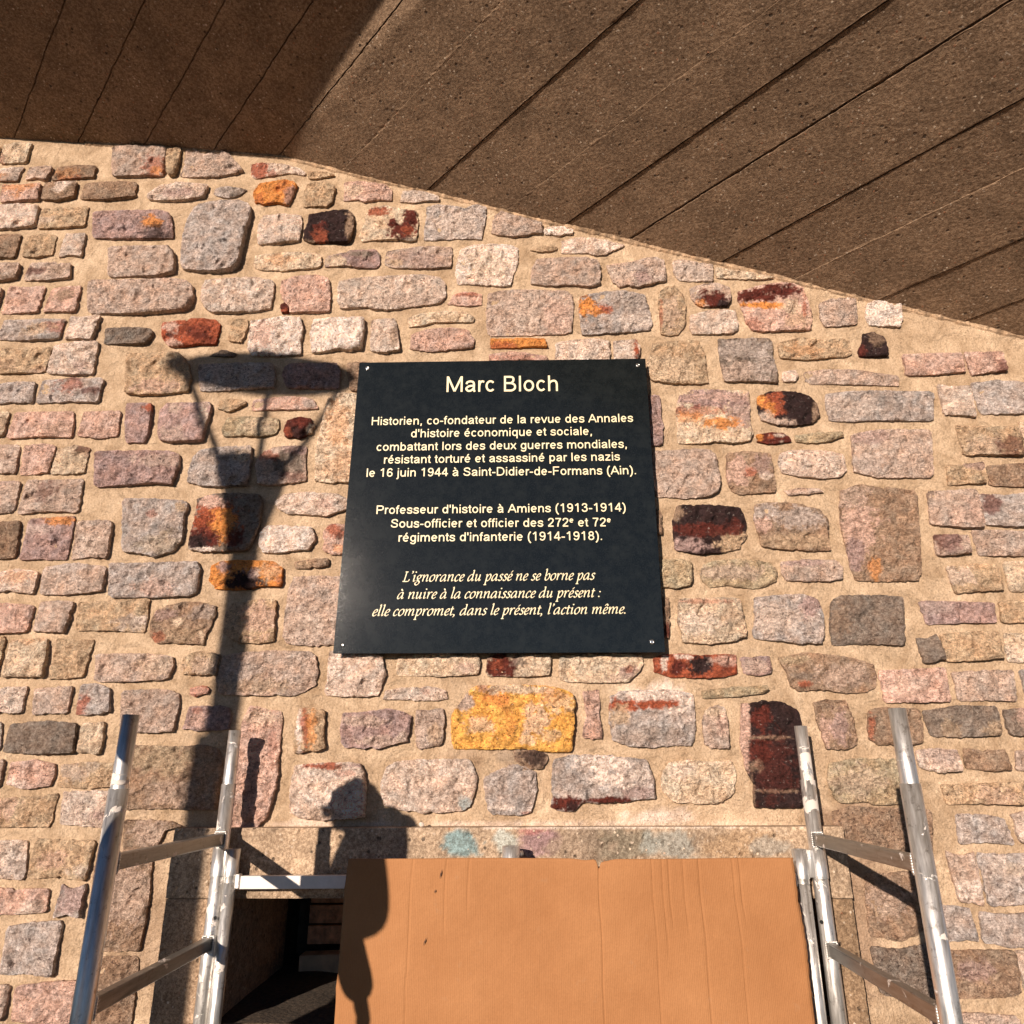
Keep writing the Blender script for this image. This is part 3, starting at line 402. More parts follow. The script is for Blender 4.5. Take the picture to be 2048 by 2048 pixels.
wall = empty('stone_wall', (0, 0, 0), 'rubble stone wall of pink, grey, orange and dark red stones in tan mortar, holding up the black plaque', 'wall')
def outline(p2, amp=.0028, seg=.0065):
    """corner-rounded, re-sampled, roughened outline"""
    p = np.array(p2, float)
    for _ in range(1):
        q = np.roll(p, -1, 0); p = np.stack([p*.93+q*.07, p*.07+q*.93], 1).reshape(-1, 2)
    out = []
    for i in range(len(p)):
        a, b = p[i], p[(i+1) % len(p)]; L = np.hypot(*(b-a)); k = max(1, int(L/seg))
        for j in range(k): out.append(a+(b-a)*j/k)
    out = np.array(out); c = out.mean(0)
    res = []; notch = [(out[random.randrange(len(out))], random.uniform(.006, .014), random.uniform(.002, .006)) for _ in range(random.randint(2, 6))]
    for q in out:
        d = (q-c)/max(1e-6, np.hypot(*(q-c)))
        res.append(q+d*(.0034+amp*1.5*noise.noise((q[0]*34, 3.1, q[1]*34))+amp*1.6*noise.noise((q[0]*90, 9.1, q[1]*90))-sum(dp*math.exp(-((q-nc)**2).sum()/rn**2) for nc, rn, dp in notch)))
    res = np.array(res)
    keep = [0]
    for i in range(1, len(res)):
        if np.hypot(*(res[i]-res[keep[-1]])) > .002: keep.append(i)
    res = res[keep]
    x, y = res[:, 0], res[:, 1]
    if np.sum(x*np.roll(y, -1)-np.roll(x, -1)*y) < 0: res = res[::-1]
    return res
def inside(pts, poly):
    x, y = pts[:, 0], pts[:, 1]; r = np.zeros(len(pts), bool); n = len(poly)
    for i in range(n):
        x1, y1 = poly[i]; x2, y2 = poly[(i+1) % n]
        c = ((y1 > y) != (y2 > y)) & (x < (x2-x1)*(y-y1)/(y2-y1+1e-12)+x1); r ^= c
    return r
def edge_dist(pts, poly):
    a = poly; b = np.roll(poly, -1, 0); d = np.full(len(pts), 9.0)
    for i in range(len(a)):
        ab = b[i]-a[i]; t = np.clip(((pts-a[i])@ab)/(ab@ab+1e-12), 0, 1)
        d = np.minimum(d, np.hypot(*(pts-(a[i]+t[:, None]*ab)).T))
    return d
def vnoise(P, s, seed=0.0, o=3):
    return np.array([noise.fractal((p[0]*s+seed, seed*1.7, p[1]*s-seed), 1.0, 2.0, o) for p in P])
def paint(P3, base, patches, tile):
    """mineral colour of every point: base, slow variation, then the stone's own patches"""
    px = to_px(P3); P2 = P3[:, [0, 2]]
    sd = float(rng.uniform(0, 50)); v = vnoise(P2, 14, sd, 4)
    b = np.array(base)[None]*(1+.22*v[:, None]+float(rng.normal(0, .05)))
    hue = vnoise(P2, 20, sd+9, 3)[:, None]
    b = b*(1+hue*np.array([[.10, 0, -.08]]))
    if patches:
        if tile == 'W': px = P2; ox, oy, s = 0, 0, 1
        else: ox, oy, s = T[tile]
        e = vnoise(P2, 26, sd+3, 5); e2 = vnoise(P2, 85, sd+5, 3)
        for (x, y, rx, ry, cn, k) in patches:
            r = np.hypot((px[:, 0]-(ox+x*s))/(rx*s), (px[:, 1]-(oy+y*s))/(ry*s))
            m = sstep(-.12, .42, (1.2-r)+.60*e+.45*e2)*min(1, k)
            m = np.clip(m*(1 if k <= 1 else 1.15), 0, 1)[:, None]
            b = b*(1-m)+np.array(C[cn])[None]*(1+.25*e2[:, None])*m
    return np.clip(b, .004, .92)
def build_stone(p2, colname, prot, patches=(), tile='S', step=.0065):
    ol = outline(p2); lo, hi = ol.min(0), ol.max(0); cen = (lo+hi)/2
    gx, gz = np.meshgrid(np.arange(lo[0], hi[0], step), np.arange(lo[1], hi[1], step*.87))
    gx = gx+(np.arange(gx.shape[0]) % 2)[:, None]*step/2
    g = np.stack([gx.ravel(), gz.ravel()], 1); g = g+rng.uniform(-.25, .25, g.shape)*step
    g = g[inside(g, ol)]; g = g[edge_dist(g, ol) > step*.55]
    pts = np.vstack([ol, g]); n0 = len(ol)
    vs, es, fs, ov, oe, of = geometry.delaunay_2d_cdt([Vector(p) for p in pts], [(i, (i+1) % n0) for i in range(n0)], [], 1, 1e-5)
    vs = np.array([(v.x, v.y) for v in vs])
    d = edge_dist(vs, ol); h = prot*1.45/1000.0+.004; size = max(hi-lo)
    # broken faces: a few tilted planes, the lowest wins
    face = np.full(len(vs), h)
    for _ in range(random.randint(3, 6)):
        ang = random.uniform(0, 2*math.pi); sl_ = random.uniform(.04, .17); off = random.uniform(.0, .38)*size
        face = np.minimum(face, h+.002-(((vs-cen)@np.array([math.cos(ang), math.sin(ang)]))-off)*sl_)
    face = np.maximum(face, .55*h)
    lean = ((vs-cen)@np.array([.8, -.6]))/size                      # left and upper edges are pointed flush
    face = face*(.95+.8*np.clip(lean, -.5, .5))
    K = max(3, int((hi-lo)[0]*(hi-lo)[1]/.0022)); pc = np.stack([rng.uniform(lo[0], hi[0], K), rng.uniform(lo[1], hi[1], K)], 1)
    ga = rng.uniform(0, 2*np.pi, K); gs = rng.uniform(.10, .62, K); G_ = np.stack([np.cos(ga)*gs, np.sin(ga)*gs], 1); c_ = rng.uniform(-.0035, .0035, K)
    wv = vs+.008*np.stack([vnoise(vs, 30, 71.0, 2), vnoise(vs, 30, 13.0, 2)], 1)
    dd = wv[:, None]-pc[None]; w_ = 1/((dd**2).sum(2)**3.5+1e-16); split = (w_*((dd*G_[None]).sum(2)+c_)).sum(1)/w_.sum(1)
    sd = random.uniform(0, 90); face = face+np.clip(split, -.013, .010)*(1-np.exp(-d/.006))
    nz = .0045*vnoise(vs, 22, sd, 4)+.0050*(.32-np.abs(vnoise(vs, 40, sd+4, 4)))+.0034*vnoise(vs, 95, sd+7, 2)
    rim = 1-np.exp(-d/.0035)
    y = face*(.84+.16*rim)+nz*(.3+.7*rim); y = np.maximum(y, .0012)
    P3 = np.stack([vs[:, 0], -y, vs[:, 1]], 1)
    F = [tuple(f) for f in fs]
    # skirt down into the mortar
    bd = {}
    for f in F:
        for i in range(3):
            e = (f[i], f[(i+1) % 3]); bd[e] = bd.get(e, 0)+1
    border = [e for e in bd if (e[1], e[0]) not in bd]
    idx = {}; top = {}; extra = []
    for a, b in border:
        for q in (a, b):
            if q not in idx:
                top[q] = len(P3)+len(extra); extra.append(tuple(P3[q])); idx[q] = len(P3)+len(extra); extra.append((P3[q][0], .02, P3[q][2]))
    P = np.vstack([P3, np.array(extra)])
    a0 = F[0]; nn = np.cross(P[a0[1]]-P[a0[0]], P[a0[2]]-P[a0[0]])
    S_ = [(top[b], top[a], idx[a], idx[b]) for a, b in border]
    if nn[1] > 0: F = [f[::-1] for f in F]; S_ = [s[::-1] for s in S_]
    tint = paint(P, C[colname], patches, tile)
    loc = np.array([cen[0], 0, cen[1]])
    me = mesh('stone', P-loc, F+S_, False, tint)
    me.update()
    return link('stone', me, M_STONE, wall, loc)
boxes = []
for tile, cn, prot, pl, pa in ST:
    ox, oy, s = T[tile]; jl, jr = random.uniform(0, 420), random.uniform(0, 300)
    pl = [v-jl if (i % 2 == 0 and v in (-120, -100) and tile in 'AQDT') else v+jr if (i % 2 == 0 and v >= 2028 and tile in 'EFG') else v for i, v in enumerate(pl)]
    p2 = [xz(ox+pl[i]*s, oy+pl[i+1]*s) for i in range(0, len(pl), 2)]
    a = np.array(p2); boxes.append((a[:, 0].min(), a[:, 0].max(), a[:, 1].min(), a[:, 1].max()))
    build_stone(p2, cn, prot, pa, tile)

# junction of wall and canopy
JL = [(-.66*D-4, 0)]
jA, jB, jC = np.array(xz(285, 294)), np.array(xz(556, 311.5)), np.array(xz(1700, 590))
sA = (jB[1]-jA[1])/(jB[0]-jA[0]); sB = (jC[1]-jB[1])/(jC[0]-jB[0])
def z_junction(x):
    k = np.asarray(x)-jB[0]; return jB[1]+np.where(k < 0, sA*k, sB*k)
# lintel and opening (front plane LP in front of the wall)
LP = .09
lt = xz(1000, 1655, LP)[1]; lb = xz(1000, 1797, LP)[1]; lxl = xz(340, 1720, LP)[0]; lxr = xz(1696, 1720, LP)[0]
oxl = xz(452, 1850, LP)[0]; oxr = xz(1652, 1850, LP)[0]
# stones beyond the edges of what was surveyed: random coursed rubble
def free(x0, x1, z0, z1, m=.012):
    for b in boxes:
        if x0 < b[1]+m and x1 > b[0]-m and z0 < b[3]+m and z1 > b[2]-m: return False
    return True
names = ['pg', 'pale', 'cream', 'grey', 'tan', 'pg', 'mauve', 'pink', 'brown', 'pale', 'pg', 'tan', 'grey', 'cream', 'pink', 'pg', 'pale', 'tan', 'pink', 'brown', 'dgrey']
XL0, XR0 = xz(262, 1000)[0], xz(1800, 1000)[0]
for side in (-1, 1):
    z = -.05
    while z < 5.0:
        hgt = random.uniform(.10, .20)
        x = -3.35 if side < 0 else 1.5
        xe = -1.35 if side < 0 else 3.35
        while x < xe:
            wd = random.uniform(.13, .36)
            x0, x1 = x, x+wd; z0, z1 = z, z+hgt*random.uniform(.8, 1)
            ok = False
            for tr in range(9):
                if free(x0, x1, z0, z1): ok = True; break
                if side < 0: x1 -= .03
                else: x0 += .03
                if x1-x0 < .07: break
            if ok and z1 < float(min(z_junction(x0), z_junction(x1)))-.02 and not (z0 < lt+.03 and x1 > lxl-.03 and x0 < lxr+.03):
                j = lambda: random.uniform(-.012, .012)
                mx = (x0+x1)/2
                build_stone([(x0+j(), z0+j()), (mx, z0+j()), (x1+j(), z0+j()), (x1+j(), z1+j()), (mx+j(), z1+j()), (x0+j(), z1+j())], random.choice(names), random.uniform(9, 17), [(random.uniform(x0, x1), random.uniform(z0, z1), random.uniform(.03, .09), random.uniform(.02, .06), random.choice(['red', 'maroon', 'orange', 'pink', 'white', 'mauve', 'tan', 'grey', 'pale', 'brown']), random.uniform(.3, .8)) for _ in range(random.choice([0, 1, 1, 2]))], 'W', step=.010)
            x += wd+random.uniform(.022, .04)
        z += hgt+random.uniform(.022, .035)

# mortar bed: one sheet with hand-pointed unevenness, open where the cellar opening is
xs = np.arange(-3.6, 3.61, .018); zs = np.arange(-.3, 5.35, .018)
X, Z = np.meshgrid(xs, zs); V2 = np.stack([X.ravel(), Z.ravel()], 1)
yy = -.0035*vnoise(V2, 7, 3.3, 3)-.0022*vnoise(V2, 30, 8.3, 2)
V = np.stack([V2[:, 0], yy, V2[:, 1]], 1)
px = to_px(V); base = np.tile(np.array([[.56, .425, .295]]), (len(V), 1))
e = vnoise(V2, 9, 12.0, 4); e2 = vnoise(V2, 40, 2.0, 3)
for (x, y, rx, ry, cn, k) in [(1335, 1632, 55, 14, 'white', .85), (1320, 1392, 60, 26, 'white', .95), (1270, 1650, 320, 4, 'white', .6), (640, 1648, 140, 9, 'white', .6), (960, 1650, 90, 8, 'white', .5), (1240, 1380, 30, 20, 'cream', .6),
      (920, 1525, 60, 22, 'brown', .4), (1095, 1560, 22, 50, 'tan', .5), (1030, 1510, 50, 20, 'dgrey', .5), (1480, 1650, 150, 12, 'cream', .6), (1340, 1550, 30, 60, 'tan', .5), (1700, 1650, 70, 60, 'brown', .8), (1700, 1850, 90, 200, 'brown', .8), (320, 1640, 60, 20, 'cream', .3), (280, 1850, 60, 200, 'brown', .5)]:
    r = np.hypot((px[:, 0]-x)/rx, (px[:, 1]-y)/ry); m = (sstep(-.1, .4, 1.1-r+.7*e+.3*e2)*k)[:, None]
    base = base*(1-m)+np.array(C[cn])[None]*m
nx, nz_ = len(xs), len(zs); F = []
for j in range(nz_-1):
    for i in range(nx-1):
        if zs[j+1] < lt-.02 and lxl+.02 < xs[i] and xs[i+1] < lxr-.02: continue
        a = j*nx+i; F.append((a, a+1, a+nx+1, a+nx))
link('mortar', mesh('mortar', V, F, True, np.clip(base, .01, .9)), M_MORTAR, wall)

# ------------------------------------------------------------------ concrete frame of the cellar opening
def rough_block(name, x0, x1, z0, z1, yf, yb, m, parent, tintf, step=.011, amp=.0022, chip=.006, ptop=None, pbot=None):
    """block standing proud of the wall; front face roughened and edges chipped; ptop/pbot: x shift for leaning sides"""
    nx = max(2, int((x1-x0)/step)); nz = max(2, int((z1-z0)/step))
    u = np.linspace(0, 1, nx+1); v = np.linspace(0, 1, nz+1); U, Vv = np.meshgrid(u, v)
    X = x0+(x1-x0)*U; Z = z0+(z1-z0)*Vv
    P2 = np.stack([X.ravel(), Z.ravel()], 1)
    d = np.minimum(np.minimum(P2[:, 0]-x0, x1-P2[:, 0]), np.minimum(P2[:, 1]-z0, z1-P2[:, 1]))
    n1 = vnoise(P2, 12, x0*3, 4); n2 = vnoise(P2, 60, z0*3+2, 3)
    y = -yf-amp*n1-amp*.7*n2+np.exp(-d/.008)*chip*(.5+np.abs(vnoise(P2, 34, 5.0, 3)))
    # small air holes
    hv = np.array([noise.voronoi((p[0]*16, 1.3, p[1]*16))[0][0] for p in P2]); hs = vnoise(P2, 9, 40, 2)
    y += np.where((hv < .16) & (hs > .0), .008, 0)
    V = np.stack([P2[:, 0], y, P2[:, 1]], 1); W_ = nx+1
    F = [(j*W_+i, j*W_+i+1, (j+1)*W_+i+1, (j+1)*W_+i) for j in range(nz) for i in range(nx)]
    ring = [i for i in range(W_)]+[j*W_+nx for j in range(1, nz+1)]+[nz*W_+i for i in range(nx-1, -1, -1)]+[j*W_ for j in range(nz-1, 0, -1)]
    b0 = len(V); V = np.vstack([V, np.array([(V[k][0], -yb, V[k][2]) for k in ring])]); n = len(ring)
    for i in range(n):
        a, b = ring[i], ring[(i+1) % n]; F.append((b, a, b0+i, b0+(i+1) % n))
    F.append(tuple(b0+i for i in range(n))[::-1])
    o = link(name, mesh(name, V, F, False, tintf(V)), m, parent); return o
def tint_paint(base, spots, seed):
    def f(V):
        px = to_px(V); P2 = V[:, [0, 2]]; e = vnoise(P2, 11, seed, 4); e2 = vnoise(P2, 50, seed+2, 3)
        t = np.tile(np.array([base]), (len(V), 1))*(1+.25*e[:, None])
        for (x, y, rx, ry, c, k) in spots:
            r = np.hypot((px[:, 0]-x)/rx, (px[:, 1]-y)/ry); mm = (sstep(-.1, .3, 1.05-r+.5*e+.25*e2)*k)[:, None]
            t = t*(1-mm)+np.array(c)[None]*mm
        return np.clip(t, .01, .9)
    return f
frame = empty('concrete_window_frame', (0, 0, 0), 'pitted concrete lintel and jambs round the cellar opening, with faded blue and violet paint marks', 'lintel')
CB = (.41, .325, .245)
spots = [(922, 1688, 36, 30, (.20, .33, .38), .9), (1012, 1684, 26, 26, (.36, .42, .42), .8), (1085, 1680, 50, 30, (.30, .20, .24), .8), (1065, 1662, 40, 9, (.42, .18, .18), .7),
         (1230, 1690, 80, 36, (.22, .20, .16), .9), (1160, 1690, 60, 40, (.30, .24, .19), .8), (1350, 1690, 60, 30, (.32, .36, .36), .7), (1470, 1690, 90, 30, (.34, .24, .15), .7),
         (1540, 1697, 40, 18, (.26, .28, .28), .6), (1240, 1656, 380, 3, (.75, .68, .62), .9), (640, 1690, 140, 50, (.48, .37, .27), .5)]
rough_block('lintel', lxl, lxr, lb, lt, LP, -.02, M_LINTEL, frame, tint_paint(CB, spots, 4.0))
rough_block('jamb', lxl+.003, oxl, .50, lb-.003, LP-.003, -.7, M_LINTEL, frame, tint_paint((.40, .30, .215), [(340, 1850, 40, 200, (.36, .26, .18), .6)], 9.0))
rough_block('jamb', oxr, lxr-.003, .50, lb-.003, LP-.003, -.7, M_LINTEL, frame, tint_paint((.27, .195, .13), [], 15.0))
rough_block('sill', lxl-.01, lxr+.01, -.1, .497, LP+.01, -.7, M_LINTEL, frame, tint_paint((.33, .25, .18), [], 19.0), step=.03)
chip = bmesh.new(); bmesh.ops.create_icosphere(chip, subdivisions=2, radius=.011)
for v in chip.verts: v.co = Vector((v.co.x*1.1, v.co.y*.8, v.co.z*.9))*(1+.3*noise.noise(v.co*90))
cp = on_plane(843, 1649, .06); ck = link('stone_chip', bm_mesh('chip', chip), plain('pale_chip', (.6, .52, .45), .8), None, cp)
tag(ck, 'tiny pale stone chip lying on the ledge above the concrete lintel', 'stone chip')

# the hollow behind it
recess = empty('cellar_recess', (0, 0, .5), 'dark hollow behind the concrete window frame, seen left of the cardboard', 'recess')
def quad_sheet(name, pts, m, parent, n=14, amp=.006):
    V = []; F = []
    a, b, c, d = [np.array(p, float) for p in pts]
    for j in range(n+1):
        for i in range(n+1):
            u, v = i/n, j/n; p = (a*(1-u)+b*u)*(1-v)+(d*(1-u)+c*u)*v
            V.append(p+np.array([0, 0, 0]) + amp*np.array([0, noise.noise(tuple(p*6)), noise.noise(tuple(p*6+4))]))
    for j in range(n):
        for i in range(n): k = j*(n+1)+i; F.append((k, k+1, k+n+2, k+n+1))
    return link(name, mesh(name, V, F, True), m, parent)
M_DARKP = plain('dark_plaster', (.10, .075, .055), .9, var=.4, bd=.004)  # one dark plaster tone for all recess faces
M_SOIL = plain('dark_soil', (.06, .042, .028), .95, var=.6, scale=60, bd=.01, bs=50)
B = .95
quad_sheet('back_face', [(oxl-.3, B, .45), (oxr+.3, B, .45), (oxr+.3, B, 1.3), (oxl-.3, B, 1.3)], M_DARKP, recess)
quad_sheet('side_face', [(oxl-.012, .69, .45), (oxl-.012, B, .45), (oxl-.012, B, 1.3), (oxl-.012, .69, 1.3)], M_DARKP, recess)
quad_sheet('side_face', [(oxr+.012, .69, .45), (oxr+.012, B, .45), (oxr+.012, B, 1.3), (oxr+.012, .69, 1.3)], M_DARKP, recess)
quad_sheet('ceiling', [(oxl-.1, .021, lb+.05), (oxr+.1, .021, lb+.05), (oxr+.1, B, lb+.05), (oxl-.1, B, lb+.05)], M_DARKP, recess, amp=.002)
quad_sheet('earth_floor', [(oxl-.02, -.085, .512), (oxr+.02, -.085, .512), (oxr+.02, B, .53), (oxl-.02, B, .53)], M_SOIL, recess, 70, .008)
M_WOODD = plain('stained_timber', (.62, .33, .19), .6, var=.5, scale=30, bd=.003)
tb = empty('timber_boards', (oxl+.5, .72, .76), 'dark red-brown timber boards set on edge inside the cellar opening', 'boards')
for k in range(4):
    bm = bmesh.new(); add_box(bm, (0, .72+.006*k, .668+.084*k), (2.2, .028, .08), Matrix.Rotation(-.012+.004*k, 3, 'Y'), .003)
    link('board', bm_mesh('board', bm), M_WOODD, tb)
bm = bmesh.new(); add_box(bm, (0, .64, .565), (2.2, .10, .10), Matrix.Rotation(-.02, 3, 'Y'), .008)
st = link('stone_kerb', bm_mesh('kerb', bm), plain('dusty_kerb', (.60, .46, .32), .9), None, (0, 0, 0))
tag(st, 'beige kerb block lying below the timber boards inside the cellar opening', 'kerb')

# ------------------------------------------------------------------ board-marked concrete canopy
canopy = empty('concrete_canopy', (0, 0, 4.5), 'board-marked concrete canopy slab sloping down to the right over the stone wall', 'canopy')
FX = .7071
def zc(X0, t):
    k = X0-jB[0]; w_ = .035
    zj = jB[1]+sA*k+(sB-sA)*w_*np.logaddexp(0, k/w_)
    r = .062*(1-sstep(-.14, .08, k))
    return zj+r*t
edges = [-3.7, -3.45, -3.05, -2.65, -2.25, -1.83, -1.44, -1.059, -.566, -.112, .213, .558, 1.044, 1.412, 1.83, 2.25, 2.7, 3.15, 3.6, 4.1, 4.5]
drop = {-1.83: .0030, -1.44: .0, -1.059: .0045, -.566: -.0015, -.112: .0040, .213: -.0035, .558: .0015, 1.044: -.0030, 1.412: .0030, 1.83: -.001}
ts = np.concatenate([np.arange(-.12, 2.9, .02), np.arange(2.95, 8.6, .35)])
for q in range(len(edges)-1):
    a, b = edges[q], edges[q+1]; n = max(6, int((b-a)/.016)); g = .0045
    if a in (.213, .558): g = .009
    if a in (-.566, -1.44): g = .006
    tilt = {-1.83: .0, -1.44: .004, -1.059: -.006, -.566: .010, -.112: -.008, .213: .006, .558: .010, 1.044: -.006, 1.412: .008}.get(a, random.uniform(-.008, .008))
    ga_ = .0006 if a in (-1.059, -.112, 1.412) else g; gb_ = .0006 if b in (-1.059, -.112, 1.412) else g
    us = np.concatenate([[a+ga_], np.linspace(a+.012, b-.012, n), [b-gb_]]); m_ = len(us)
    U, TT = np.meshgrid(us, ts); U = U.ravel(); TT = TT.ravel()
    first = np.isclose(U, us[0]); last = np.isclose(U, us[-1])
    wob = np.array([.007*noise.noise((t*7, a*9, 0))+.007*noise.noise((t*30, a, 4)) for t in TT])
    wob2 = np.array([.007*noise.noise((t*7, b*9, 0))+.007*noise.noise((t*30, b, 4)) for t in TT])
    U2 = U+np.where(first, wob, 0)+np.where(last, wob2, 0)
    rough = np.array([.0004*noise.fractal((u*24, t*5, a), 1, 2, 3)+.0006*noise.fractal((u*45, t*45, a), 1, 2, 3) for u, t in zip(U, TT)])
    cup = .0012*((U-(a+b)/2)/((b-a)/2))**2*(1 if q % 2 else -1)
    z = zc(U, TT)-drop.get(a, random.uniform(-.002, .002))+rough+cup-tilt*(U-(a+b)/2)
    V = np.stack([U2+FX*TT, -FX*TT, z], 1); F = []
    for j in range(len(ts)-1):
        for i in range(m_-1): k = j*m_+i; F.append((k, k+1, k+m_+1, k+m_))
    k0 = len(V); side = []
    for col_, flip in ((0, 0), (m_-1, 1)):
        base_ = len(V)+len(side)
        for j in range(len(ts)): v = V[j*m_+col_]; side.append((v[0], v[1], v[2]+.02))
        for j in range(len(ts)-1):
            f = (j*m_+col_, (j+1)*m_+col_, base_+j+1, base_+j); F.append(f[::-1] if flip else f)
    V = np.vstack([V, np.array(side)])
    V[:, 2] -= 0
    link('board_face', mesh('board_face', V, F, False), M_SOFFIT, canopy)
us = np.array([-3.7+.1*i for i in range(83)]); tt = np.concatenate([np.arange(-.3, 8.41, .3)])
V = []; F = []
for lay in (.014, .30):
    for t in tt:
        for u in us: V.append((u+FX*t, -FX*t, float(zc(u, t))+lay))
m_ = len(us); L0 = len(tt)*m_
for j in range(len(tt)-1):
    for i in range(m_-1):
        k = j*m_+i; F.append((k, k+1, k+m_+1, k+m_)); F.append((L0+k, L0+k+m_, L0+k+m_+1, L0+k+1))
ring = [i for i in range(m_)]+[j*m_+m_-1 for j in range(1, len(tt))]+[(len(tt)-1)*m_+i for i in range(m_-2, -1, -1)]+[j*m_ for j in range(len(tt)-2, 0, -1)]
for i in range(len(ring)): a, b = ring[i], ring[(i+1) % len(ring)]; F.append((a, b, b+L0, a+L0))
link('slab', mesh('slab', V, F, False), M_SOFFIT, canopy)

V = []; F = []; xs_ = np.arange(-2.6, 3.2, .008)
for i, x in enumerate(xs_):
    e = noise.noise((x*13, 2, 0)); e3 = noise.noise((x*60, 7, 0)); e4 = noise.noise((x*45, 17, 3)); z0 = float(zc(x, 0)); r_ = .012+.008*e+.006*e3
    for k, (yy_, zz_) in enumerate(((.004, -1.5*r_-.004), (-.004-.3*r_, -.95*r_), (-.55*r_-.003*e4, -.45*r_), (-r_-.004, .004))): V.append((x, yy_, z0+zz_+.002*e3*(k == 2)-(.006 if e4 > .32 and k in (2, 3) else 0)+(.02 if k == 3 else 0)))
for i in range(len(xs_)-1):
    for k in range(3): a_ = i*4+k; F.append((a_, a_+4, a_+5, a_+1))
V = np.array(V); e = vnoise(V[:, [0, 2]], 30, 6.0, 3)[:, None]
link('mortar_fillet', mesh('fillet', V, F, False, np.clip(np.array([[.46, .33, .22]])*(1+.8*e), .05, .8)), M_MORTAR, wall)

# ------------------------------------------------------------------ the plaque
PF = .070
pq = [on_plane(719, 725, PF), on_plane(1291, 717, PF), on_plane(1330.5, 1304.5, PF), on_plane(666, 1307, PF)]
pc = sum(pq)/4
plaque = empty('memorial_plaque', tuple(pc), 'square black memorial plaque with pale yellow lettering screwed to the stone wall', 'plaque')
m, n, b = mat('black_enamel', .15, 0, .35); P = pos(n)
g = tex(n, P, 260, 3, .7); g2 = tex(n, P, 3.2, 5, .65); g3 = tex(n, P, 20, 5, .7)
c = mix(n, ramp(n, g.outputs['Fac'], .5, .75), (.006, .008, .009), (.020, .024, .026))
sepx = nd(n, 'ShaderNodeSeparateXYZ'); n.links.new(P, sepx.inputs[0])
n.links.new(mix(n, ramp(n, g3.outputs['Fac'], .42, .72, 0, .35), c, (.026, .030, .030)), b.inputs['Base Color'])
n.links.new(ramp(n, g2.outputs['Fac'], .3, .7, .095, .115), b.inputs['Roughness'])
n.links.new(bump(n, g.outputs['Fac'], .0004, .5), b.inputs['Normal']); M_PLQ = m
bm = bmesh.new(); f = [bm.verts.new(p) for p in pq]; bk = [bm.verts.new((p[0], p[1]+.011, p[2])) for p in pq]
bm.faces.new(f[::-1]); bm.faces.new(bk)
for i in range(4): bm.faces.new((f[i], f[(i+1) % 4], bk[(i+1) % 4], bk[i]))
bmesh.ops.recalc_face_normals(bm, faces=bm.faces); bmesh.ops.bevel(bm, geom=list(bm.edges), offset=.0012, segments=2, affect='EDGES')
link('panel', bm_mesh('panel', bm), M_PLQ, plaque)
M_SCREW = plain('steel_screw', (.7, .68, .64), .22, .95, .1, bd=0)
for k, (x, y, r) in enumerate([(735, 737, .0115), (1275.5, 731, .0115), (1304, 1284, .0115), (686, 1290, .007)]):
    p = Vector(on_plane(x, y, PF)); bm = bmesh.new()
    prof = [(r, 0), (r*.98, .0022), (r*.75, .0052), (r*.42, .0066), (r*.40, .0045), (0.0, .0045)]; nn = 20; rings = []
    for rr, h in prof[:-1]: rings.append([bm.verts.new(p+Vector((rr*math.cos(2*math.pi*i/nn), -h, rr*math.sin(2*math.pi*i/nn)))) for i in range(nn)])
    for a_, b_ in zip(rings, rings[1:]):
        for i in range(nn): bm.faces.new((a_[i], a_[(i+1) % nn], b_[(i+1) % nn], b_[i])).smooth = True
    bm.faces.new(rings[-1]); add_tube(bm, p, p+Vector((0, .07, 0)), r*.45, n=10)
    me = bpy.data.meshes.new('screw'); bmesh.ops.recalc_face_normals(bm, faces=bm.faces); bm.to_mesh(me); bm.free(); link('screw', me, M_SCREW, plaque)

# lettering: raised paint film, one object per line
M_LET = plain('pale_yellow_letters', (.84, .73, .48), .5, var=.03, bd=0)
dgp = lambda: bpy.context.evaluated_depsgraph_get()
def place_line(glyphs, l, r, cap, cappx, apart=False):
    """fit a line of glyph outlines between its two baseline ends on the plaque; cap: capital height in glyph units, cappx: in the picture"""
    L = on_plane(l[0], l[1], PF); R = on_plane(r[0], r[1], PF); U = R-L
    H = on_plane(l[0], l[1]-cappx, PF)[2]-L[2]
    A = np.vstack([np.array(g[0], float) for g in glyphs]); x0, x1 = A[:, 0].min(), A[:, 0].max(); allV = []; allF = []; nb_ = 0
    for V, F in glyphs:
        V = np.array(V, float); P = np.zeros((len(V), 3)); t = (V[:, 0]-x0)/(x1-x0)
        P[:, 0] = L[0]+U[0]*t; P[:, 2] = L[2]+U[2]*t+V[:, 1]/cap*H; P[:, 1] = -PF-.0010-V[:, 2]
        if apart: link('letter', mesh('letter', P, F), M_LET, plaque)
        else: allV.append(P); allF += [tuple(i+nb_ for i in f) for f in F]; nb_ += len(P)
    if not apart: tag(link('lettering', mesh('lettering', np.vstack(allV), allF), M_LET, plaque), kind='stuff')
def smooth(p, k=7):
    p = [np.array(q, float) for q in p]
    if len(p) == 2: return [p[0]+(p[1]-p[0])*i/3 for i in range(4)]
    q = [2*p[0]-p[1]]+p+[2*p[-1]-p[-2]]; out = []
    for i in range(1, len(q)-2):
        for j in range(k):
            t = j/k; out.append(.5*((2*q[i])+(-q[i-1]+q[i+1])*t+(2*q[i-1]-5*q[i]+4*q[i+1]-q[i+2])*t*t+(-q[i-1]+3*q[i]-3*q[i+1]+q[i+2])*t**3))
    out.append(p[-1]); return out
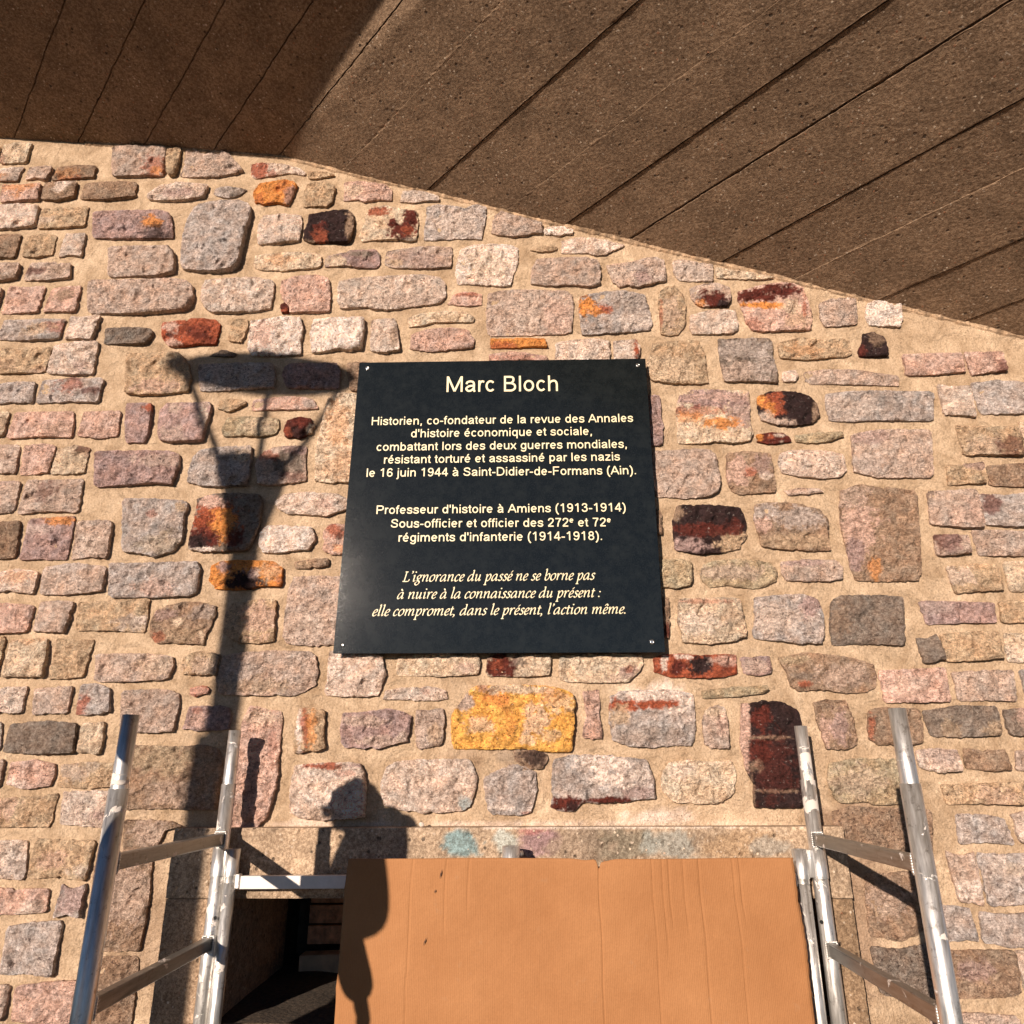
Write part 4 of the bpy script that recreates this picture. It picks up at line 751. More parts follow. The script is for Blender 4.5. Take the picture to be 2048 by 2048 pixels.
def ribbon(V, F, pts, wfun, hN):
    i0 = len(V)
    for i, p in enumerate(pts):
        d = pts[min(i+1, len(pts)-1)]-pts[max(i-1, 0)]; d = d/(np.hypot(*d)+1e-9); nrm = np.array([-d[1], d[0]])*wfun(math.atan2(d[1], d[0]))
        V += [(*(p+nrm), hN), (*(p-nrm), hN)]
    for i in range(len(pts)-1): k = i0+2*i; F.append((k, k+1, k+3, k+2))
# upright sans capitals and small letters drawn with an even pen (capital height 1)
def el(cx, cy, rx, ry, a0=0, a1=360, n=22): return [(cx+rx*math.cos(math.radians(a0+(a1-a0)*i/n)), cy+ry*math.sin(math.radians(a0+(a1-a0)*i/n))) for i in range(n+1)]
ARCH = [(.15,.42),(.21,.57),(.40,.665),(.55,.62),(.615,.45),(.615,.22),(.615,0)]
SS = [(.58,.50),(.52,.63),(.34,.67),(.17,.61),(.15,.47),(.34,.375),(.53,.31),(.58,.19),(.49,.08),(.33,.055),(.16,.10),(.09,.22)]
ES = [(.63,.375)]+el(.385,.3625,.245,.305,12,318)
AS = [(.14,.50),(.20,.62),(.37,.67),(.54,.63),(.60,.50),(.60,.30),(.60,.15),(.65,.0)]; AB = [(.59,.40),(.30,.355),(.13,.20),(.26,.055),(.46,.10),(.59,.24)]
SF = {
 'a': (.777,[AS,AB]), 'b': (.777,[[(.15,0),(.15,1)],el(.395,.3625,.24,.305)]), 'c': (.698,[el(.37,.3625,.24,.305,42,318)]), 'd': (.777,[[(.625,0),(.625,1)],el(.38,.3625,.24,.305)]),
 'e': (.777,[ES,[(.14,.375),(.63,.375)]]), 'f': (.388,[[(.17,0),(.17,.3),(.17,.6),(.18,.82),(.26,.93),(.38,.93)],[(.02,.665),(.35,.665)]]), 'g': (.777,[el(.38,.3625,.24,.305),[(.625,.725),(.625,.3),(.625,-.02),(.55,-.20),(.37,-.235),(.20,-.18),(.15,-.08)]]),
 'h': (.777,[[(.15,0),(.15,1)],ARCH]), 'i': (.31,[[(.155,0),(.155,.725)],[(.155,.86),(.155,1)]]), 'j': (.31,[[(.155,.725),(.155,.3),(.155,-.1),(.10,-.225),(-.02,-.235)],[(.155,.86),(.155,1)]]), 'l': (.31,[[(.155,0),(.155,1)]]),
 'm': (1.163,[[(.15,0),(.15,.725)],[(.15,.42),(.21,.57),(.37,.665),(.51,.62),(.58,.45),(.58,.22),(.58,0)],[(.58,.42),(.65,.57),(.81,.665),(.94,.62),(1.01,.45),(1.01,.22),(1.01,0)]]), 'n': (.777,[[(.15,0),(.15,.725)],ARCH]),
 'o': (.777,[el(.388,.3625,.258,.305)]), 'p': (.777,[[(.15,-.28),(.15,.725)],el(.395,.3625,.24,.305)]), 'q': (.777,[[(.625,-.28),(.625,.725)],el(.38,.3625,.24,.305)]), 'r': (.465,[[(.15,0),(.15,.725)],[(.15,.36),(.20,.57),(.32,.665),(.45,.63)]]),
 's': (.698,[SS]), 't': (.388,[[(.19,.92),(.19,.6),(.19,.2),(.23,.08),(.36,.06)],[(.02,.665),(.35,.665)]]), 'u': (.777,[[(.15,.725),(.15,.45),(.15,.25),(.22,.10),(.37,.055),(.54,.12),(.61,.30)],[(.62,0),(.62,.725)]]),
 'x': (.698,[[(.07,.725),(.63,0)],[(.63,.725),(.07,0)]]), 'v': (.698,[[(.06,.725),(.35,.02)],[(.35,.02),(.64,.725)]]), 'z': (.698,[[(.08,.665),(.60,.665)],[(.58,.64),(.10,.08)],[(.06,.06),(.62,.06)]]),
 'M': (1.163,[[(.15,0),(.15,1)],[(.17,.97),(.58,.04)],[(.58,.04),(.99,.97)],[(1.01,0),(1.01,1)]]), 'B': (.93,[[(.17,0),(.17,1)],[(.17,.94),(.35,.94),(.52,.935),(.67,.87),(.68,.68),(.55,.545),(.35,.535),(.17,.535)],[(.35,.535),(.58,.52),(.76,.41),(.77,.20),(.60,.07),(.35,.06),(.17,.06)]]),
 'H': (1.008,[[(.16,0),(.16,1)],[(.85,0),(.85,1)],[(.16,.53),(.85,.53)]]), 'S': (.93,[[(x*1.32+.02,y*1.40+.0) for x, y in SS]]), 'D': (1.008,[[(.17,0),(.17,1)],[(.17,.94),(.35,.94),(.58,.92),(.80,.77),(.87,.5),(.80,.22),(.58,.08),(.35,.06),(.17,.06)]]),
 'F': (.853,[[(.17,0),(.17,1)],[(.17,.94),(.78,.94)],[(.17,.50),(.70,.50)]]), 'A': (.93,[[(.05,0),(.465,.98)],[(.465,.98),(.88,0)],[(.20,.33),(.73,.33)]]), 'P': (.93,[[(.17,0),(.17,1)],[(.17,.94),(.40,.94),(.62,.93),(.79,.83),(.79,.58),(.62,.47),(.40,.46),(.17,.46)]]),
 '1': (.777,[[(.44,0),(.44,1)],[(.43,.97),(.32,.84),(.16,.75)]]), '2': (.777,[[(.13,.70),(.19,.87),(.38,.94),(.56,.88),(.62,.73),(.55,.55),(.35,.33),(.17,.15),(.12,.07)],[(.09,.06),(.66,.06)]]), '3': (.777,[[(.14,.74),(.22,.89),(.38,.94),(.55,.88),(.60,.73),(.50,.58),(.33,.535)],[(.38,.535),(.57,.48),(.64,.30),(.56,.12),(.38,.055),(.2,.11),(.12,.27)]]),
 '4': (.777,[[(.52,0),(.52,1)],[(.51,.96),(.08,.30)],[(.05,.28),(.72,.28)]]), '6': (.777,[[(.62,.76),(.54,.90),(.39,.94),(.22,.84),(.14,.60),(.14,.35)],el(.39,.305,.245,.245)]), '7': (.777,[[(.09,.93),(.68,.93)],[(.65,.90),(.50,.67),(.38,.38),(.33,.0)]]), '8': (.777,[el(.385,.735,.205,.205),el(.385,.295,.25,.235)]),
 '9': (.777,[el(.38,.69,.245,.245),[(.63,.65),(.63,.42),(.55,.16),(.38,.055),(.22,.10),(.14,.22)]]), '(': (.465,[[(.38,1.02),(.20,.75),(.14,.38),(.20,.0),(.38,-.27)]]), ')': (.465,[[(.09,1.02),(.27,.75),(.33,.38),(.27,.0),(.09,-.27)]]), '-': (.465,[[(.05,.36),(.41,.36)]]),
 ',': (.388,[[(.19,.13),(.19,0)],[(.20,.02),(.14,-.17)]]), '.': (.388,[[(.19,.13),(.19,0)]]), "'": (.267,[[(.13,1.0),(.13,.66)]])}
SFA = {'\u00e9': ('e', [(.34,.80),(.52,1.0)]), '\u00e0': ('a', [(.24,1.0),(.42,.80)])}
def sans(s, pen=.068):
    out = []; x = 0.0; i = 0
    while i < len(s):
        ch = s[i]; i += 1; k = 1.0; up = 0.0
        if ch == '^': ch = s[i]; i += 1; k = .62; up = .46
        if ch == ' ': x += .388; continue
        acc = None
        if ch in SFA: ch, acc = SFA[ch]
        adv, st_ = SF[ch]; V = []; F = []
        for j, sk in enumerate(list(st_)+([acc] if acc else [])):
            pts = smooth(sk, 4) if len(sk) < 16 else [np.array(q) for q in sk]
            ribbon(V, F, [q*k+np.array([x, up]) for q in pts], lambda th: pen*(1 if k == 1 else .8), .00012*(j+1))
        out.append((V, F)); x += adv*k
    return out
SANS = [("Marc Bloch", (893, 784.2), (1116, 782.2), 31), ("Historien, co-fondateur de la revue des Annales", (743.3, 850.5), (1266.3, 843.8), 16.3),
 ("d'histoire \u00e9conomique et sociale,", (822, 875), (1183.8, 870), 16.4), ("combattant lors des deux guerres mondiales,", (753, 902), (1253.6, 895.7), 16.5),
 ("r\u00e9sistant tortur\u00e9 et assassin\u00e9 par les nazis", (767.8, 927.4), (1240, 921), 16.6), ("le 16 juin 1944 \u00e0 Saint-Didier-de-Formans (Ain).", (733, 954), (1272, 948.5), 16.8),
 ("Professeur d'histoire \u00e0 Amiens (1913-1914)", (752.8, 1028.2), (1251.5, 1022.8), 17), ("Sous-officier et officier des 272^e et 72^e", (781.4, 1055.5), (1222, 1052.7), 17.2), ("r\u00e9giments d'infanterie (1914-1918).", (797, 1083.5), (1204, 1080), 17.4)]
for k_, (s, l, r, cp_) in enumerate(SANS): place_line(sans(s, .060 if k_ == 0 else .064), l, r, 1.0, cp_, k_ == 0)
# italic book hand, drawn with a slanted broad pen (x-height 1)
BOWL = [(.62,.9),(.45,.98),(.2,.8),(.06,.4),(.1,.08),(.25,.02),(.45,.25),(.62,.6)]
G = {
 'i': (.5, [[(0,.82),(.14,.97),(.18,.85),(.18,.2),(.24,.03),(.42,.18)]], [(.22,1.42)]), 'n': (.98, [[(0,.85),(.13,.97),(.16,.8),(.16,0)],[(.16,.45),(.35,.85),(.55,.98),(.66,.85),(.66,.2),(.72,.03),(.9,.18)]], []),
 'm': (1.42, [[(0,.85),(.13,.97),(.16,.8),(.16,0)],[(.16,.45),(.34,.85),(.52,.98),(.61,.82),(.61,0)],[(.61,.45),(.79,.85),(.97,.98),(1.08,.85),(1.08,.2),(1.14,.03),(1.32,.18)]], []),
 'u': (.95, [[(0,.85),(.12,.97),(.16,.8),(.16,.25),(.25,.02),(.45,.2),(.62,.55)],[(.62,.97),(.62,.2),(.68,.03),(.85,.18)]], []), 'r': (.66, [[(0,.85),(.13,.97),(.16,.8),(.16,0)],[(.16,.45),(.3,.82),(.46,.98),(.6,.9)]], []),
 'a': (.92, [BOWL,[(.62,.95),(.62,.2),(.68,.03),(.85,.18)]], []), 'c': (.64, [[(.55,.80),(.45,.97),(.25,.9),(.08,.5),(.12,.1),(.3,0),(.55,.2)]], []),
 'e': (.64, [[(.1,.42),(.4,.55),(.52,.78),(.4,.97),(.2,.86),(.07,.5),(.11,.12),(.3,0),(.56,.22)]], []), 'o': (.78, [[(.38,.97),(.14,.78),(.06,.4),(.16,.06),(.36,.01),(.58,.25),(.65,.6),(.56,.92),(.36,.97)]], []),
 'd': (.92, [BOWL,[(.62,1.62),(.62,.2),(.68,.03),(.85,.18)],[(.46,1.55),(.64,1.64)]], []), 'b': (.80, [[(.0,1.54),(.15,1.62),(.15,.3),(.25,.02),(.45,.05),(.65,.4),(.65,.8),(.5,.97),(.3,.8),(.15,.45)]], []),
 'l': (.44, [[(0,1.54),(.15,1.62),(.15,.2),(.2,.03),(.38,.18)]], []), 'p': (.84, [[(0,.85),(.13,.97),(.16,.8),(.16,-.58)],[(0,-.6),(.34,-.58)],[(.16,.5),(.35,.9),(.55,.97),(.68,.7),(.6,.25),(.4,0),(.18,.1)]], []),
 's': (.58, [[(.5,.82),(.35,.97),(.17,.85),(.2,.62),(.4,.42),(.42,.15),(.22,0),(.02,.14)]], []), 't': (.50, [[(.19,1.3),(.16,.25),(.24,.02),(.43,.18)],[(0,.93),(.42,.96)]], []),
 'g': (.74, [[(.3,.97),(.1,.75),(.12,.45),(.3,.38),(.5,.6),(.48,.9),(.3,.97)],[(.24,.36),(.14,.2),(.4,.05),(.5,-.2),(.3,-.5),(.05,-.45),(-.02,-.2),(.2,-.02)],[(.46,.9),(.7,.97)]], []),
 'L': (1.02, [[(.32,1.45),(.32,.05)],[(.14,1.47),(.52,1.47)],[(.1,.04),(.82,.04),(.96,.36)]], []), '\u2019': (.32, [[(.12,1.55),(.17,1.4),(.04,1.2)]], [(.12,1.5)]),
 ',': (.36, [[(.1,.08),(.15,-.1),(.02,-.3)]], [(.1,.06)]), '.': (.34, [], [(.1,.06)]), ':': (.36, [], [(.1,.08), (.12,.8)])}
ACC = {'\u00e9': ('e', [[(.32,1.2),(.52,1.48)]]), '\u00e0': ('a', [[(.26,1.48),(.46,1.2)]]), '\u00ea': ('e', [[(.12,1.2),(.32,1.44),(.5,1.2)]])}
def italic(s):
    out = []; x = 0
    for ch in s:
        if ch == ' ': x += .46; continue
        acc = []
        if ch in ACC: ch, acc = ACC[ch]
        adv, strokes, dots = G[ch]; V = []; F = []
        for stn, sk in enumerate(list(strokes)+list(acc)):
            pts = [q+np.array([q[1]*.24+x, 0]) for q in smooth(sk)]
            ribbon(V, F, pts, lambda th: math.hypot(.092*math.sin(th-math.radians(38)), .036*math.cos(th-math.radians(38))), .00012*(stn+1))
        for dx, dy in dots:
            i0 = len(V); V += [(x+dx+dy*.24+.10*math.cos(a), dy+.10*math.sin(a), .0006) for a in [2*math.pi*i/12 for i in range(12)]]; F.append(tuple(range(i0, i0+12)))
        out.append((V, F)); x += adv+.02
    return out
for s, l, r in [("L\u2019ignorance du pass\u00e9 ne se borne pas", (805, 1163.5), (1191.5, 1159.2)), ("\u00e0 nuire \u00e0 la connaissance du pr\u00e9sent :", (794, 1197.8), (1202, 1194)), ("elle compromet, dans le pr\u00e9sent, l\u2019action m\u00eame.", (744.5, 1232), (1251, 1227))]:
    place_line(italic(s), l, r, 1.0, 13.2)

# ------------------------------------------------------------------ scaffold
SP = .14
def frame_end(px_top, px_sl, sgn, label, rung_px, hole=None):
    x, y, z = on_plane(*px_top, SP); top = z
    root = empty('scaffold_end_frame', (x, -SP, 0), label, 'scaffold frame', 'scaffold end frames either side of the cardboard')
    zs_ = on_plane(*px_sl, SP)[2]; yn = -.985
    for yy_, tp in ((-SP, top), (yn, top+.004)):
        bm = bmesh.new(); add_tube(bm, (x, yy_, 0), (x, yy_, zs_), .0285, n=32); add_tube(bm, (x, yy_, zs_-.02), (x, yy_, tp), .0250, wall=.003, n=32, cap=False)
        me = bpy.data.meshes.new('u'); bm.normal_update(); bm.to_mesh(me); bm.free(); link('upright', me, M_GALV, root)
    zr = [on_plane(*p, SP)[2] for p in rung_px]; zr.append(zr[-1]-(zr[0]-zr[1]))
    for z_ in zr:
        bm = bmesh.new(); add_box(bm, (x, (-SP+yn)/2, z_), (.034, abs(yn+SP)-.044, .044), None, .004); link('rung', bm_mesh('r', bm), M_GALVH, root)
        for yy_ in (-SP-.026, yn+.026):                # weld beads
            bm = bmesh.new()
            for k in range(30):
                a = k/30*2*math.pi; cx_, cz_ = .021*max(-1, min(1, 1.35*math.cos(a))), .026*max(-1, min(1, 1.35*math.sin(a)))
                bmesh.ops.create_icosphere(bm, subdivisions=1, radius=.0055, matrix=Matrix.Translation((x+cx_, yy_, z_+cz_)))
            link('weld', bm_mesh('w', bm, True), M_GALV, root)
    if hole:
        p = Vector(on_plane(*hole, SP+.0286)); bm = bmesh.new(); add_tube(bm, p+Vector((0, .002, 0)), p+Vector((0, -.0012, 0)), .0065, n=14)
        link('pin_hole', bm_mesh('h', bm), plain('hole_dark', (.01, .01, .01), .9, bd=0), root)
    return root, x
fl, xl_ = frame_end((470.5, 1461), (452, 1568), -1, 'left scaffold end frame of galvanised tubes with square rungs, splashed with plaster', [(441, 1677), (416, 1885)], (430, 1836))
fr, xr_ = frame_end((1601, 1452), (1614, 1560), 1, 'right scaffold end frame of galvanised tubes with square rungs, beside the torn cardboard edge', [(1630, 1678), (1655, 1897)], (1643, 1844))
M_WRAIL = plain('pale_rail_paint', (.72, .66, .62), .45, .0, .08, scale=30)
inl = on_plane(462, 1745, SP+.004); inr = on_plane(1601, 1725, SP+.004)
cf = empty('scaffold_cross_frame', ((inl[0]+inr[0])/2, -SP, 0), 'scaffold cross frame with a pale flat rail, hooked onto both end frames behind the cardboard', 'scaffold frame')
for q, zt, zb2, xo in ((inl, on_plane(462, 1697, SP)[2], on_plane(462, 1750, SP)[2], xl_), (inr, on_plane(1601, 1698, SP)[2], on_plane(1601, 1755, SP)[2], xr_)):
    bm = bmesh.new(); add_tube(bm, (q[0], q[1], 0), (q[0], q[1], zb2), .0245, n=28); link('post', bm_mesh('p', bm, True), M_GALV, cf)
    bm = bmesh.new(); add_tube(bm, (q[0], q[1], zb2-.002), (q[0], q[1], zt), .0285, n=28, wall=.003, cap=False)
    add_tube(bm, (xo, -SP, zb2-.002), (xo, -SP, zt), .0315, n=28, wall=.003, cap=False)
    mx = (q[0]+xo)/2; add_box(bm, (mx, q[1]-.014, (zt+zb2)/2), (abs(q[0]-xo)*.72, .006, zt-zb2-.004), None, .001)
    link('collar', bm_mesh('c', bm, True), M_GALV, cf)
ra, rb = on_plane(476, 1764, SP+.004), on_plane(690, 1762, SP+.004)
bm = bmesh.new(); L_ = inr[0]-inl[0]-.05
add_box(bm, ((inl[0]+inr[0])/2, -SP-.006, ra[2]+.004), (L_, .028, .046), Matrix.Rotation(-.004, 3, 'Y'), .002); link('rail', bm_mesh('rail', bm), M_WRAIL, cf)
bm = bmesh.new(); add_box(bm, ((inl[0]+inr[0])/2, -SP-.004, ra[2]-.5), (L_, .028, .046), None, .002); link('rail', bm_mesh('rail2', bm), M_WRAIL, cf)
bm = bmesh.new(); add_box(bm, (inl[0]+.035, -SP-.012, ra[2]+.004), (.02, .03, .052), None, .004)
link('rail_end', bm_mesh('re', bm), M_GALV, cf)
p = on_plane(1022, 1692, .2)
bm = bmesh.new(); add_tube(bm, (p[0], -.2, p[2]-.1), (p[0], -.2, p[2]), .034, n=24, wall=.006, cap=False); add_tube(bm, (p[0]-.0, -.2, p[2]-.03), (p[0]+.045, -.185, p[2]-.03), .012, n=12)
add_box(bm, (p[0], -.176, p[2]-.12), (.05, .03, .14), None, .003)
link('coupler', bm_mesh('cp', bm, True), M_GALV, cf)

# ------------------------------------------------------------------ cardboard
CY = .235
def edge_px(tbl, y):
    for (a, xa), (b, xb) in zip(tbl, tbl[1:]):
        if a <= y <= b: return xa+(xb-xa)*(y-a)/(b-a)
    (a, xa), (b, xb) = tbl[-2:]; return xa+(xb-xa)*(y-a)/(b-a)
LT = [(1715, 698), (1735, 694.5), (1777, 689), (1856, 683), (1943, 676), (1975, 672), (2000, 672)]
RT = [(1715, 1586), (1740, 1590), (1800, 1597), (1830, 1603), (1880, 1612), (1930, 1617), (2000, 1625)]
top_px = lambda x: 1716.5+1.0*math.sin(x/90)+(16*math.exp(-((x-1197)/3.5)**2))+(5*math.exp(-((x-1207)/16)**2))+(3*math.exp(-((x-1170)/16)**2) if x < 1180 else 0)
cre = [(828, .010, 1), (895, .006, .45), (940, .004, .3), (1197, .010, 1), (1302, .014, 1), (1322, .007, .6), (1335, .006, .4), (1364, .008, .45), (1395, .011, 1), (1463, .012, 1), (1476, .008, .35)]
us = set(np.linspace(0, 1, 121).tolist())
for cx_, _, _ in cre:
    u0 = (cx_-698)/(1586-698)
    for k in (-.004, -.002, 0, .002, .004): us.add(u0+k)
for k in (-.006, -.004, -.002, -.001, .001, .003, .005): us.add((1197-698)/888+k)
us = np.array(sorted(us)); vs_ = np.concatenate([np.linspace(0, 1, 70)])
V = []; zbot = .02
for v in vs_:
    for u in us:
        xt = 698+u*888; yt = top_px(xt); yb = 2000
        if v <= .62: yy_ = yt+(yb-yt)*v/.62; ext = 0
        else: yy_ = yb; ext = (v-.62)/.38
        jag = (1.8*noise.noise((yy_*.22, 3, 0))+1.2*noise.noise((yy_*.7, 1, 0))) if u > .995 else (.8*noise.noise((yy_*.1, 8, 0)) if u < .004 else 0)
        xl2, xr2 = edge_px(LT, max(yy_, 1715)), edge_px(RT, max(yy_, 1715))
        P_ = on_plane(xl2+(xr2-xl2)*u+jag*(1.4 if u > .5 else 1), yy_, CY)
        if ext: P_[2] += (zbot-P_[2])*ext
        bow = .010*math.sin(math.pi*u)+.006*noise.noise((u*3, v*2, 0))+.002*noise.noise((u*11, v*5, 5))
        cr = 0
        for cx_, wd, ln in cre:
            u0 = (cx_-698)/888; fade = 1 if v < ln*.62+.0 or ln == 1 else max(0, 1-(v-ln*.62)*12)
            cr += .0026*math.exp(-((u-u0)/.0017)**2)*fade
        V.append((P_[0], P_[1]-bow+cr, P_[2]))
V = np.array(V); nu = len(us); F = [(j*nu+i, (j+1)*nu+i, (j+1)*nu+i+1, j*nu+i+1) for j in range(len(vs_)-1) for i in range(nu-1)]
n0 = len(V); Vb = V.copy(); Vb[:, 1] += .005; F += [tuple(n0+k for k in f)[::-1] for f in F]
ring = [i for i in range(nu)]+[j*nu+nu-1 for j in range(1, len(vs_))]+[(len(vs_)-1)*nu+i for i in range(nu-2, -1, -1)]+[j*nu for j in range(len(vs_)-2, 0, -1)]
F += [(ring[i], ring[(i+1) % len(ring)], ring[(i+1) % len(ring)]+n0, ring[i]+n0) for i in range(len(ring))]
m, n, b = mat('brown_cardboard', .82, 0, .25); P = pos(n); PV = pos(n, (1, 1, .05))
g = tex(n, P, 3, 5, .6); g2 = tex(n, PV, 140, 3, .5); g3 = tex(n, P, 200, 3, .6)
c = mix(n, ramp(n, g.outputs['Fac'], .3, .7), (.31, .138, .054), (.38, .180, .076))
c = mix(n, 1.0, c, mix(n, ramp(n, g3.outputs['Fac'], .3, .7), (.93, .93, .93), (1.05, 1.05, 1.05)), 'MULTIPLY')
sc2 = ramp(n, tex(n, P, 14, 5, .7).outputs['Fac'], .64, .74)
c = mix(n, ramp(n, sc2, 0, 1, 0, .25), c, (.36, .22, .13))
n.links.new(c, b.inputs['Base Color'])
wv = nd(n, 'ShaderNodeTexWave', Scale=48.0); wv.bands_direction = 'X'; n.links.new(P, wv.inputs['Vector'])
nb = bump(n, wv.outputs['Fac'], .0005, .7); nb = bump(n, g.outputs['Fac'], .03, .5, nb); nb = bump(n, g2.outputs['Fac'], .0012, .6, nb); n.links.new(nb, b.inputs['Normal']); M_CARD = m
card = empty('cardboard_sheet', (0, -CY, 0), 'large creased sheet of brown cardboard propped on the scaffold over the cellar opening', 'cardboard')
o = link('sheet', mesh('sheet', np.vstack([V, Vb]), F, True), M_CARD, card)
M_SLIT = plain('torn_paper', (.10, .05, .03), .9, bd=0); M_FLAP = plain('torn_flap', (.6, .40, .25), .9, bd=0)
for (xa, ya, xb, yb, wpx) in [(884, 1738, 879, 1758, 1.6), (871, 1778, 869, 1787, 1.4), (853, 1874, 846, 1892, 1.5)]:
    bm = bmesh.new(); A_, B_ = on_plane(xa, ya, CY+.0155), on_plane(xb, yb, CY+.0155)
    for off_, mm in ((0, 0), (.003, 1)):
        pts = [(A_[0]+off_, A_[1]-.001*mm, A_[2]), ((A_[0]+B_[0])/2+off_+wpx*.0018, A_[1]-.003*mm, (A_[2]+B_[2])/2), (B_[0]+off_, B_[1], B_[2]), ((A_[0]+B_[0])/2+off_-wpx*.0016, A_[1]-.002*mm, (A_[2]+B_[2])/2)]
        if mm == 0: bm.faces.new([bm.verts.new(q) for q in pts])
    link('puncture', bm_mesh('sl', bm), M_SLIT, card)

# ------------------------------------------------------------------ ground and what stands behind the viewer
m, n, b = mat('gravelly_ground', .95, 0, .2); P = pos(n)
g = tex(n, P, 30, 5, .7); g2 = tex(n, P, .6, 5, .6); c = mix(n, ramp(n, g.outputs['Fac'], .3, .7), (.045, .042, .04), (.085, .08, .075))
c = mix(n, ramp(n, g2.outputs['Fac'], .55, .65), c, (.10, .11, .05)); n.links.new(c, b.inputs['Base Color']); n.links.new(bump(n, g.outputs['Fac'], .02, .8), b.inputs['Normal'])
bm = bmesh.new(); bmesh.ops.create_grid(bm, x_segments=60, y_segments=60, size=150)
for v in bm.verts: v.co.z = -.03+.02*noise.noise(v.co*.3)
tag(link('ground', bm_mesh('ground', bm), m, None), kind='structure')

# street lamp: only its shadow falls into the picture
LA = 3.75
def cast(px_, py_, a, off=0.0):
    q = on_plane(px_, py_, off); return Vector((q[0]-TAZ*(a-off), -a, q[2]+TEL*(a-off)))
ax = cast(533, 748, LA); M_IRON = plain('dark_painted_iron', (.05, .055, .05), .45, .3)
lamp = empty('street_lamp', (ax.x, -LA, 0), 'pedestrian street lamp with a flat round top on slender arms, its shadow on the wall', 'street lamp')
def lathe(prof, nn=40, dx=0.0):
    bm = bmesh.new(); rg = [[bm.verts.new((ax.x+dx+r*math.cos(2*math.pi*i/nn), -LA+r*math.sin(2*math.pi*i/nn), z)) for i in range(nn)] for r, z in prof]
    for a_, b_ in zip(rg, rg[1:]):
        for i in range(nn): bm.faces.new((a_[i], a_[(i+1) % nn], b_[(i+1) % nn], b_[i])).smooth = True
    bm.faces.new(rg[0][::-1]); bm.faces.new(rg[-1]); return bm_mesh('l', bm, True)
ZL = lambda y, x=500: cast(x, y, LA).z
hw = lambda p, y: p*abs(cast(501, y, LA).x-cast(500, y, LA).x)
zd = ZL(748)
link('shade', lathe([(.02, zd-.025), (hw(160, 748), zd-.03), (hw(172, 748), zd-.01), (hw(160, 748), zd+.02), (.08, zd+.05), (.01, zd+.055)], 56), M_IRON, lamp)
link('lantern_cup', lathe([(hw(28, 1085), ZL(1090)), (hw(42, 1020), ZL(1030)), (hw(66, 945), ZL(945)), (hw(64, 925), ZL(925)), (.02, ZL(925))]), M_IRON, lamp)
link('pole', lathe([(hw(27, 1300), .55), (hw(28, 1300), 1.5), (hw(27, 1100), ZL(1088))]), M_IRON, lamp)
link('pole_base', lathe([(.14, -.05), (.14, .10), (hw(32, 1500), .14), (hw(32, 1500), ZL(1520)), (hw(28, 1500), ZL(1475)), (.03, ZL(1473))], dx=-hw(19, 1500)), M_IRON, lamp)
for ang in (math.atan2(-TAZ, 1)*0+math.radians(-20), math.radians(160), math.radians(60)):
    c_, s_ = math.cos(ang), math.sin(ang); r1, r2 = hw(148, 780), hw(58, 935); k = 1.0 if abs(s_) < .6 else .5
    link('arm', bm_mesh('a', (lambda bm: (add_tube(bm, (ax.x+r1*c_*k, -LA+r1*s_*k, zd-.02), (ax.x+r2*c_, -LA+r2*s_, ZL(938)), .016, .018, n=10), bm)[1])(bmesh.new()), True), M_IRON, lamp)
bm = bmesh.new(); tc = cast(362, 735, LA)  # unseen tuft added beside the lamp rim to cast the ragged shadow patch
for k in range(260):
    d = Vector((random.gauss(0, .028), random.gauss(0, .03), random.gauss(0, .04))); s_ = random.uniform(.006, .014)
    q = Matrix.Rotation(random.uniform(0, 6), 3, Vector((random.gauss(0, 1), random.gauss(0, 1), random.gauss(0, 1))).normalized())
    bm.faces.new([bm.verts.new(tc+d+q @ Vector(v)*s_) for v in ((-1, -.4, 0), (1, -.3, 0), (1.2, .4, 0), (-.8, .4, 0))])
tw = link('shadow_twig_tuft', bm_mesh('tw', bm), plain('dry_twigs', (.12, .09, .05), .9), None, (0, 0, 0)); tag(tw, 'ragged unseen tuft of twigs added at the rim of the street lamp to cast a fuzzy shadow', 'twigs', kind='stuff')

# a person to the left of the camera, whose shadow falls on wall and cardboard
PA = 1.90; SH = Vector((-TAZ, -1, 0)).normalized(); FW = Vector((SH.y, -SH.x, 0))        # towards the sun / the way the person faces
base = cast(748, 1800, PA); base.z = .035
per = empty('person', tuple(base), 'person in a dark jacket and trousers standing left of the camera with head bowed', 'person')
def pj(f, s, z): return base+FW*f+SH*s+Vector((0, 0, z))
def skin(name, chains, m, sub=2):
    me = bpy.data.meshes.new(name); V = []; E = []; R = []
    key = {}
    for ch in chains:
        prev = None
        for (p, r) in ch:
            k = tuple(round(c, 4) for c in p)
            if k not in key: key[k] = len(V); V.append(p); R.append(r)
            i = key[k]
            if prev is not None and prev != i: E.append((prev, i))
            prev = i
    me.from_pydata([tuple(v) for v in V], E, []); o = bpy.data.objects.new('tmp', me); col.objects.link(o)
    o.modifiers.new('s', 'SKIN'); 
    for i, d in enumerate(me.skin_vertices[0].data):
        d.radius = (R[i], R[i]) if not isinstance(R[i], tuple) else R[i]; d.use_root = (i == 0)
    u = o.modifiers.new('u', 'SUBSURF'); u.levels = u.render_levels = sub
    out = bpy.data.meshes.new_from_object(o.evaluated_get(dgp())); bpy.data.objects.remove(o)
    out.polygons.foreach_set('use_smooth', [True]*len(out.polygons)); out.name = name
    return link(name, out, m, per)
M_SKIN = plain('skin', (.50, .30, .21), .5, var=.05, bd=.0005); M_COAT = plain('dark_jacket', (.04, .05, .06), .85, var=.3, bd=.003); M_TROU = plain('grey_trousers', (.09, .09, .10), .85, var=.25, bd=.003); M_HAIR = plain('brown_hair', (.06, .035, .02), .7, var=.4, bd=.004); M_SHOE = plain('black_shoes', (.02, .02, .02), .4)
